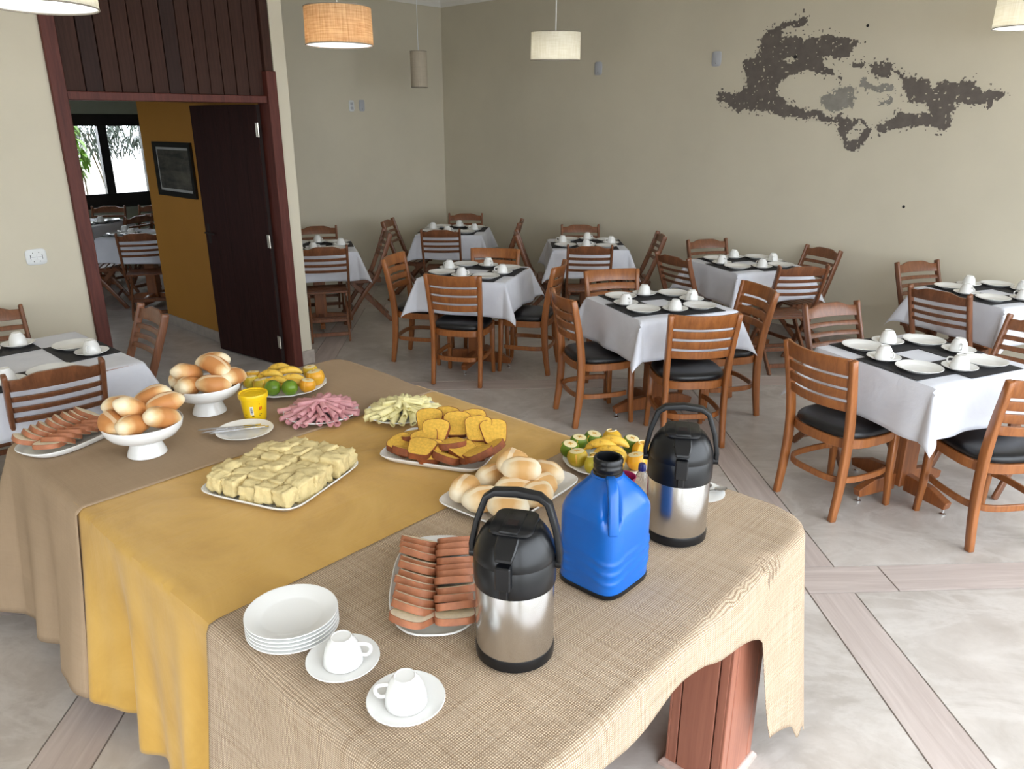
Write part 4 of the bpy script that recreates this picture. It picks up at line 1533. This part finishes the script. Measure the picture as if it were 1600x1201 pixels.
for k, ((x, y), yw) in enumerate(zip([(1.49, 1.565), (1.475, 1.475), (1.605, 1.562), (1.745, 1.45), (1.665, 1.40), (1.575, 1.435), (1.715, 1.55), (1.61, 1.375), (1.50, 1.39)], (50, 10, 25, -40, 30, -10, 70, 15, -20))):
    put(PALE[k % 3], (x, y, ZB + .047 + (.012 if k in (5, 6) else 0)), (.2 * (k % 3 - 1), .06, math.radians(yw - 30)), 'pale bread roll on the airpot tray, ' + ('back left corner', 'front left corner', 'back middle', 'right middle', 'front right', 'middle', 'back right corner', 'front middle', 'lowest at the front')[k], 'bread roll', 'bread rolls on the tray')
for k, ((x, y), yw) in enumerate(zip([(1.638, 1.505), (1.616, 1.440)], (60, -10))):
    put(PALE[k], (x, y, ZB + .108), (0, .1, math.radians(yw - 30)), ('top bread roll at the back of the rolls tray', 'top bread roll at the front of the rolls tray')[k], 'bread roll', 'bread rolls on the tray')


def slice_mesh(name, w_, h_, th, mats, dome=.2, sharp=.45, taper=0.0):
    """one slice: crumb faces, crust round the edge; stands in the xz plane, thickness along y"""
    out = []
    n = 28
    for k in range(n):
        t = 2 * PI * k / n
        c, s = math.cos(t), math.sin(t)
        x = w_ / 2 * math.copysign(abs(c) ** sharp, c)
        z = h_ / 2 * math.copysign(abs(s) ** sharp, s)
        x *= 1 + taper * z / h_
        if z > 0:
            z += dome * h_ * .5 * (1 - (x / (w_ / 2)) ** 2)
        out.append((x, z))
    mb = MB()
    n = len(out)
    vs = [(x, -th / 2, z) for x, z in out] + [(x, th / 2, z) for x, z in out]
    mb.cur = 1
    mb.add(vs, [(k, (k + 1) % n, n + (k + 1) % n, n + k) for k in range(n)])
    # a rim of crust round each cut face
    k_ = .96
    inner = [(x * k_, -th / 2 - .0004, z * k_) for x, z in out] + [(x * k_, th / 2 + .0004, z * k_) for x, z in out]
    mb.v += inner
    for k in range(n):
        k2 = (k + 1) % n
        mb.f += [(k, 2 * n + k, 2 * n + k2, k2), (n + k, n + k2, 3 * n + k2, 3 * n + k)]
        mb.mi += [1, 1]
    mb.cur = 0
    mb.f += [tuple(range(2 * n, 3 * n))[::-1], tuple(range(3 * n, 4 * n))]
    mb.mi += [0, 0]
    return mb.build(name, mats, smooth=45)


BREAD = slice_mesh('bread_slice', .098, .088, .0165, ['crumb', 'loaf_crust'], .18)


ORD = ('first', 'second', 'third', 'fourth', 'fifth', 'sixth', 'seventh', 'eighth', 'ninth', 'tenth', 'eleventh', 'twelfth', 'thirteenth', 'fourteenth', 'fifteenth', 'sixteenth', 'seventeenth', 'eighteenth', 'nineteenth', 'twentieth', 'twenty-first', 'twenty-second')


def slice_row(c, axis, side, n, step, first, yaw, lean, z, label, group, seed, fan=0.0):
    """slices standing one behind the other along axis (degrees)"""
    rs = random.Random(seed)
    a = math.radians(axis)
    ax = Vector((math.cos(a), math.sin(a), 0))
    sd = Vector((-math.sin(a), math.cos(a), 0))
    for k in range(n):
        p = Vector((c[0], c[1], z)) + ax * (first + k * step) + sd * (side + rs.uniform(-.004, .004))
        p.z += rs.uniform(-.003, .004) + (.002 * k if k < 3 else .006)
        ln = lean * (1.25 if k == 0 else 1.0) + rs.uniform(-.05, .05)
        rz = a + PI / 2 + PI + math.radians(yaw) + rs.uniform(-.06, .06) + fan * k
        put(BREAD, p, (-ln, 0, rz), '%s %s' % (ORD[k], label), 'bread slice', group)


g = 'slices on the platter by the airpot'
slice_row((1.115, 1.285), 46, .046, 11, .0325, -.175, -30, -1.0, ZB + .040, 'loaf slice from the front in the left row by the airpot', g, 2)
slice_row((1.115, 1.285), 46, -.046, 11, .0325, -.170, 6, -1.0, ZB + .040, 'loaf slice from the front in the right row by the airpot', g, 4)
g = 'slices on the platter at the left buffet end'
slice_row((.835, 3.035), 22, .050, 9, .0325, -.135, -24, -.95, ZB + .042, 'loaf slice from the left in the rear row at the buffet end', g, 6)
slice_row((.835, 3.035), 22, -.044, 8, .034, -.130, 26, -1.1, ZB + .038, 'loaf slice from the left in the front row at the buffet end', g, 8)

# cake slices
CAKE = slice_mesh('cake_slice', .092, .092, .024, ['cake_crumb', 'cake_crust'], .22, .34, .35)
rs = random.Random(11)
for k, (x, y) in enumerate([(1.745, 2.020), (1.690, 1.925), (1.780, 1.905), (1.800, 1.815), (1.830, 1.765), (1.800, 1.985), (1.850, 1.890)]):
    put(CAKE, (x, y, ZY + .078 + (.008 if k in (2, 3) else 0)), (-.75 - .2 * rs.random(), 0, VIEW - PI / 2 + rs.uniform(-.5, .4)), ORD[k] + ' yellow cake slice leaning in the upper layer of the cake tray', 'cake slice', 'cake slices, upper layer')
for k, (x, y) in enumerate([(1.600, 2.000), (1.668, 2.018), (1.640, 1.925), (1.575, 1.945), (1.605, 1.865), (1.690, 1.845), (1.745, 1.780), (1.770, 1.735), (1.585, 1.885), (1.640, 1.800), (1.690, 1.770), (1.690, 1.715)]):
    put(CAKE, (x, y, ZY + .036 + .012 * (k % 3)), (-1.15 - .25 * rs.random(), rs.uniform(-.2, .2), VIEW - PI / 2 + rs.uniform(-.7, .9) + PI * (k % 2)), ORD[k] + ' yellow cake slice lying in the lower layer of the cake tray', 'cake slice', 'cake slices, lower layer')

# corn cake squares: lumpy blocks packed on the tray
def lump(seed, sx, sy, sz):
    bm = bmesh.new()
    bmesh.ops.create_cube(bm, size=1.0)
    bmesh.ops.subdivide_edges(bm, edges=bm.edges[:], cuts=8, use_grid_fill=True)
    for v in bm.verts:
        p = v.co.copy()
        q = Vector([math.copysign(min(abs(c), .5), c) for c in p])
        m_ = max(abs(q.x), abs(q.y), abs(q.z))
        rr = q.normalized() * m_ if q.length > 0 else q
        p = p.lerp(rr * 1.25, .22)
        d = noise.noise(p * 2.6 + Vector((seed * 3.7, 0, 0))) * .22 + noise.noise(p * 7.0 + Vector((0, seed * 2.1, 0))) * .11 + noise.noise(p * 16.0 + Vector((0, seed * 2.1, 4))) * .04
        p = p * (1 + d)
        v.co = Vector((p.x * sx, p.y * sy, p.z * sz))
    me = bpy.data.meshes.new('corn_cake_square')
    bm.to_mesh(me)
    bm.free()
    me.materials.append(M['corn_cake'])
    me.polygons.foreach_set('use_smooth', [True] * len(me.polygons))
    o = bpy.data.objects.new('corn_cake_square', me)
    COL.objects.link(o)
    return o


LUMPS = [lump(s, .068 + .010 * ((s * 7) % 3 - 1), .070 + .010 * ((s * 5) % 3 - 1), .062 + .006 * (s % 3 - 1)) for s in range(9)]
rs = random.Random(5)
R20 = Matrix.Rotation(math.radians(20), 4, 'Z')
for i in range(6):
    for j in range(5):
        if (i, j) in ((5, 4),):
            continue
        p = Vector((-.155 + i * .062 + rs.uniform(-.004, .004), -.138 + j * .068 + rs.uniform(-.004, .004), 0))
        p = R20 @ p
        rim = i in (0, 5) or j in (0, 4)
        put(LUMPS[(i * 5 + j * 3) % 9], (1.185 + p.x, 2.135 + p.y, ZY + .038 + rs.uniform(-.004, .009) + (0 if rim else .002)), (rs.uniform(-.14, .14), rs.uniform(-.14, .14), math.radians(20) + rs.choice((0, PI / 2, PI)) + rs.uniform(-.22, .22)),
            'pale corn cake square, %s column from the left, %s from the front of the tray' % (ORD[5 - j if False else i], ORD[j]), 'cake square', 'corn cake squares, ' + ('rim' if rim else 'middle'))


# rolled slices of ham and cheese
def rolled(name, mat, L, r, turns, flat, seed):
    rs_ = random.Random(seed)
    n = 26
    mb = MB()
    th0 = rs_.uniform(0, 6)
    rows = []
    for e, (x, k) in enumerate(((-L / 2, .86), (-L / 4, .97), (0, 1.0), (L / 4, 1.0), (L / 2, 1.10))):
        row = []
        for i in range(n + 1):
            a = th0 + turns * 2 * PI * i / n
            rr = r * k * (.55 + .45 * i / n)
            row.append((x + .004 * math.sin(a * 1.3 + seed), rr * math.cos(a), rr * math.sin(a) * flat))
        rows.append(row)
    for row in rows:
        mb.v += row
    w_ = n + 1
    for e in range(len(rows) - 1):
        for i in range(n):
            mb.f.append((e * w_ + i, e * w_ + i + 1, (e + 1) * w_ + i + 1, (e + 1) * w_ + i))
            mb.mi.append(0)
    return solid(mb.build(name, mat, smooth=70, fix=False), .0014)


HAM = [rolled('ham_roll', 'ham', .105, .0125, 1.5, .85, s) for s in (1, 2, 3)]
CHE = [rolled('cheese_roll', 'cheese', .105, .0135, 1.35, .62, s) for s in (4, 5, 6)]


def roll_pile(protos, c, n1, n2, n3, seed, noun, zz):
    rs_ = random.Random(seed)
    for layer, (n, rad, z, tl) in enumerate(((n1, .105, .026, .10), (n2, .066, .044, .16), (n3, .030, .062, .10))):
        for k in range(n):
            a = VIEW + PI - 2 * PI * (k + .5 + rs_.uniform(-.25, .25)) / n
            rr = rad * rs_.uniform(.85, 1.12)
            x, y = c[0] + rr * math.cos(a) * 1.05, c[1] + rr * math.sin(a) * 1.05
            put(protos[k % 3], (x, y, zz + z + rs_.uniform(-.003, .004)), (rs_.uniform(0, 6), tl + rs_.uniform(-.05, .05), a + rs_.uniform(-.35, .35)),
                '%s rolled %s slice clockwise from the near side, %s layer' % (ORD[k], noun, ('bottom', 'middle', 'top')[layer]), noun, 'rolled %s slices, %s layer' % (noun, ('bottom', 'middle', 'top')[layer]))


roll_pile(HAM, (1.615, 2.545), 22, 15, 8, 3, 'ham', ZB)
roll_pile(CHE, (1.845, 2.300), 22, 15, 8, 9, 'cheese', ZB)

# fruit
m = NT('orange_peel')
tc = m.n('ShaderNodeObjectInfo')
nz = m.noise(m.coord('Object'), 14, 3)
k = m.math('ADD', m.math('MULTIPLY', tc.outputs['Random'], .6), m.math('MULTIPLY', nz, .45))
m.base(m.ramp(k, [(.2, srgb(222, 150, 30)), (.55, srgb(214, 172, 40)), (.85, srgb(150, 156, 46))]))
m.set(Roughness=.4)
m.bump(m.noise(m.coord('Object'), 170, 2), .15, .002)
M['orange_peel'] = m.m
M['lime_peel'] = plain('green_peel', srgb(104, 138, 30), .35, .18, 12, bump=.1)
M['orange_flesh'] = plain('orange_flesh', srgb(240, 186, 76), .4, .10, 60, bump=.2)
M['pith'] = plain('pith', srgb(240, 224, 176), .6, .04, 30)
m = NT('banana_skin')
nz = m.noise(m.coord('Object'), 24, 4, .6)
m.base(m.ramp(nz, [(.34, srgb(150, 104, 40)), (.42, srgb(226, 180, 60)), (.7, srgb(236, 200, 92))]))
m.set(Roughness=.45)
M['banana'] = m.m
M['banana_tip'] = plain('banana_tip', srgb(70, 52, 30), .8)


def make_orange(mat, r=.036):
    t = thing('cut_orange', '', 'orange')
    prof = [(0, -r * .97)] + [(r * math.cos(e), r * math.sin(e)) for e in [math.radians(a) for a in range(-75, 41, 10)]]
    top = prof[-1]
    prof += [(top[0] * .96, top[1] + .0015)]
    MB().lathe(prof + [(0, top[1] + .0015)], 28).build('peel', mat, t, smooth=60)
    MB().lathe([(0, top[1] + .0035), (top[0] * .45, top[1] + .0032), (top[0] * .86, top[1] + .0022), (top[0] * .90, top[1] + .001), (0, top[1] + .001)], 24).build('cut_face', 'pith', t)
    # two crossing slits that open the fruit
    for k in range(2):
        mb = MB()
        pts = []
        a = k * PI / 2 + .4
        d_ = Vector((math.cos(a), math.sin(a), 0))
        n_ = Vector((-d_.y, d_.x, 0)) * .0022
        arc = [(math.cos(e) * r * 1.012, math.sin(e) * r * 1.012) for e in [math.radians(q) for q in range(-20, 37, 6)]]
        arc.append((arc[-1][0] * .2, top[1] + .0042))
        full = [(-x, z) for x, z in arc[:]] [::1] + [(x, z) for x, z in arc[::-1]]
        rings_ = []
        for x, z in full:
            p = d_ * x + Vector((0, 0, z))
            q = d_ * x * .9 + Vector((0, 0, z * .9))
            rings_.append([p - n_, p + n_, q + n_, q - n_])
        mb.loft(rings_)
        mb.build('slit', 'orange_flesh', t, smooth=40)
    return t


def make_wedge_orange():
    """orange with a quarter taken out, flesh showing"""
    r = .037
    t = thing('cut_orange', '', 'orange')
    n = 24
    span_ = math.radians(255)
    el = [math.radians(a) for a in range(-80, 61, 10)]
    vs, fs = [], []
    for i in range(n + 1):
        a = span_ * i / n
        for e in el:
            vs.append((r * math.cos(e) * math.cos(a), r * math.cos(e) * math.sin(a), r * math.sin(e)))
    w_ = len(el)
    for i in range(n):
        for j in range(w_ - 1):
            fs.append((i * w_ + j, (i + 1) * w_ + j, (i + 1) * w_ + j + 1, i * w_ + j + 1))
    o = solid(MB().add(vs, fs).build('peel', 'orange_peel', t, smooth=60), -.003)
    rin = r * .90
    vs, fs = [], []
    for a in (0.02, span_ - .02):
        k0 = len(vs)
        vs += [(0, 0, -rin * .98), (0, 0, rin * .82)]
        vs += [(rin * math.cos(e) * math.cos(a), rin * math.cos(e) * math.sin(a), rin * math.sin(e)) for e in el]
        fs.append((k0, *[k0 + 2 + j for j in range(w_)], k0 + 1))
    vs2 = []
    k0 = len(vs)
    zt_ = rin * math.sin(el[-1])
    vs.append((0, 0, zt_ + .003))
    for i in range(n + 1):
        a = span_ * i / n
        vs.append((rin * math.cos(el[-1]) * math.cos(a), rin * math.cos(el[-1]) * math.sin(a), zt_))
    for i in range(n):
        fs.append((k0, k0 + 1 + i, k0 + 2 + i))
    MB().add(vs, fs).build('flesh', 'orange_flesh', t, smooth=0)
    MB().tube([(r * .97 * math.cos(el[-1]) * math.cos(a), r * .97 * math.cos(el[-1]) * math.sin(a), r * math.sin(el[-1])) for a in [span_ * i / n for i in range(n + 1)]], .0022, 6).build('pith_edge', 'pith', t)
    return t


def make_banana():
    t = thing('banana', '', 'banana')
    pts, rr = [], []
    n = 16
    for i in range(n + 1):
        u = i / n
        a = -.75 + 1.5 * u
        pts.append((.085 * math.sin(a), 0, .085 * (math.cos(a) - .73)))
        rr.append(.0035 + .0145 * max(0, math.sin(PI * min(1, max(0, (u - .03) / .94)))) ** .55)
    MB().tube(pts, rr, 7).build('banana_skin', 'banana', t, smooth=55)
    p0, p1 = Vector(pts[0]), Vector(pts[-1])
    d0 = (Vector(pts[0]) - Vector(pts[1])).normalized()
    MB().tube([p0, p0 + d0 * .012, p0 + d0 * .024], [.0046, .0042, .005], 7).build('stalk', 'banana', t)
    d1 = (Vector(pts[-1]) - Vector(pts[-2])).normalized()
    MB().tube([p1 - d1 * .002, p1 + d1 * .004], [.0042, .003], 7).build('tip', 'banana_tip', t)
    return t


ORANGE, LIME, WEDGE, BAN = make_orange('orange_peel'), make_orange('lime_peel', .034), make_wedge_orange(), make_banana()
WHOLE = thing('green_orange', '', 'orange')
MB().lathe([(0, -.0345)] + [(.0345 * math.cos(math.radians(a)), .0345 * math.sin(math.radians(a))) for a in range(-80, 81, 10)] + [(.003, .0338), (0, .033)], 32).build('peel', 'lime_peel', WHOLE, smooth=60)
MB().lathe([(0, .033), (.003, .0345), (.0022, .0362), (0, .0362)], 10).build('stem_button', 'stem', WHOLE)
zf = ZB + .0095
for k, ((x, y), kind) in enumerate(zip([(1.621, 3.085), (1.578, 3.030), (1.590, 2.962), (1.597, 2.880), (1.648, 2.826), (1.722, 2.802), (1.802, 2.862), (1.840, 2.960)], 'oooglloo'.replace('g', 'l'))):
    big = kind == 'o' and k == 6
    o = put(WHOLE if k in (3, 4) else ORANGE, (x, y, zf + .037), (.1 * (k % 3 - 1), .1, 1.3 * k), ('green uncut orange' if k in (3, 4) else 'orange with opened peel') + ' on the platter beside the yellow tub, %s from the left' % ('first', 'second', 'third', 'fourth', 'fifth', 'sixth', 'seventh', 'eighth')[k], 'orange', 'oranges on the platter beside the tub')
    if big:
        o.scale = (1.15, 1.15, 1.2)
        o.location.z += .004
for k, (x, y, z, yaw, roll_) in enumerate([(1.655, 2.995, .060, 5, -.5), (1.728, 2.955, .066, 20, -.5), (1.640, 2.925, .048, -5, -.7), (1.705, 2.895, .052, 12, -.8), (1.730, 3.040, .062, 10, -.4), (1.690, 2.870, .038, 16, -1.0)]):
    put(BAN, (x, y, zf + z - .018), (roll_, 0, VIEW - PI / 2 + math.radians(yaw)), 'yellow banana beside the tub, ' + ('second row left', 'second row right', 'front left', 'front middle', 'at the back', 'lowest at the front')[k], 'banana', 'bananas beside the tub')
for k, (x, y, kind) in enumerate([(1.962, 1.520, 'g'), (2.030, 1.530, 'g'), (2.092, 1.512, 'g'), (2.140, 1.460, 'w'), (1.925, 1.455, 'o'), (1.918, 1.382, 'w'), (2.150, 1.385, 'g'), (2.120, 1.318, 'w'), (1.958, 1.312, 'w'), (2.040, 1.288, 'o')]):
    put({'g': LIME, 'w': WEDGE, 'o': ORANGE}[kind], (x, y, zf + .037), (.15 * (k % 3 - 1), .12, 1.1 * k + 3.6), {'g': 'green cut orange', 'w': 'orange with a wedge taken out', 'o': 'orange with opened peel'}[kind] + ' on the platter behind the jug, %s around' % ('first', 'second', 'third', 'fourth', 'fifth', 'sixth', 'seventh', 'eighth', 'ninth', 'tenth')[k], 'orange', 'oranges on the platter behind the jug')
for k, (x, y, z, yaw, roll_) in enumerate([(2.018, 1.420, .060, -8, -.4), (2.062, 1.405, .064, -14, -.3), (1.998, 1.352, .046, -18, -.8), (2.020, 1.385, .048, -10, -.6)]):
    put(BAN, (x, y, zf + z - .016), (roll_, 0, VIEW - PI / 2 + math.radians(yaw)), 'yellow banana behind the jug, ' + ('upper left', 'upper right', 'lowest at the front', 'in the middle')[k], 'banana', 'bananas behind the jug')

# ---- yellow spread tub
M['tub_yellow'] = plain('tub_yellow', srgb(238, 196, 16), .35, .03, 10)
M['label_white'] = plain('label_white', srgb(232, 232, 226), .5, .01)
M['label_ink'] = plain('label_ink', srgb(38, 36, 60), .5)
M['label_red'] = plain('label_red', srgb(206, 60, 30), .5)
tb = thing('spread_tub', 'yellow plastic spread tub with barcode beside the knives', 'tub', (1.414, 2.712, ZB), VIEW)
MB().lathe([(0, .002), (.038, .002), (.041, 0), (.0425, .004), (.052, .092), (.0525, .098), (0, .098)], 44).build('tub_body', 'tub_yellow', tb)
ld = MB().lathe([(.0535, .094), (.0575, .096), (.0585, .104), (.0585, .112), (.0570, .116), (.052, .1165), (.050, .113), (.012, .1125), (0, .1125)], 44).build('tub_lid', 'tub_yellow', tb)
MB().lathe([(.030, .1128), (.032, .1142), (.034, .1128)], 40).build('lid_ring', 'tub_yellow', ld)


def tub_patch(a0, a1, z0, z1, mat, lift, name, parent):
    vs, fs = [], []
    n = 8
    for i in range(n + 1):
        a = a0 + (a1 - a0) * i / n
        for z in (z0, z1):
            r = .0425 + (z - .004) / .088 * .0095 + lift
            vs.append((r * math.cos(a), r * math.sin(a), z))
    for i in range(n):
        fs.append((2 * i, 2 * i + 2, 2 * i + 3, 2 * i + 1))
    return MB().add(vs, fs).build(name, mat, parent, smooth=60)


A0 = PI + .12
bc = tub_patch(A0 - .16, A0 + .12, .034, .070, 'label_white', .0004, 'barcode_label', tb)
rs = random.Random(2)
zz = .037
while zz < .067:
    h_ = rs.choice((.0008, .0014, .0020))
    tub_patch(A0 - .11, A0 + .06, zz, zz + h_, 'label_ink', .0008, 'barcode_bar', bc)
    zz += h_ + rs.choice((.0008, .0013))
for a, z0, z1, mt in ((.62, .052, .066, 'label_red'), (.70, .052, .066, 'label_red'), (.80, .054, .068, 'label_red'), (.58, .034, .0365, 'label_ink'), (.72, .034, .0365, 'label_ink'), (.60, .028, .030, 'label_ink'), (.62, .077, .081, 'label_red'), (-.02, .026, .029, 'label_ink'), (.06, .027, .030, 'label_ink'), (-.66, .036, .038, 'label_ink'), (-.64, .031, .033, 'label_ink')):
    tub_patch(A0 + a - .03, A0 + a + (.03 if mt == 'label_red' else .09), z0, z1, mt, .0005, 'print_mark', tb)
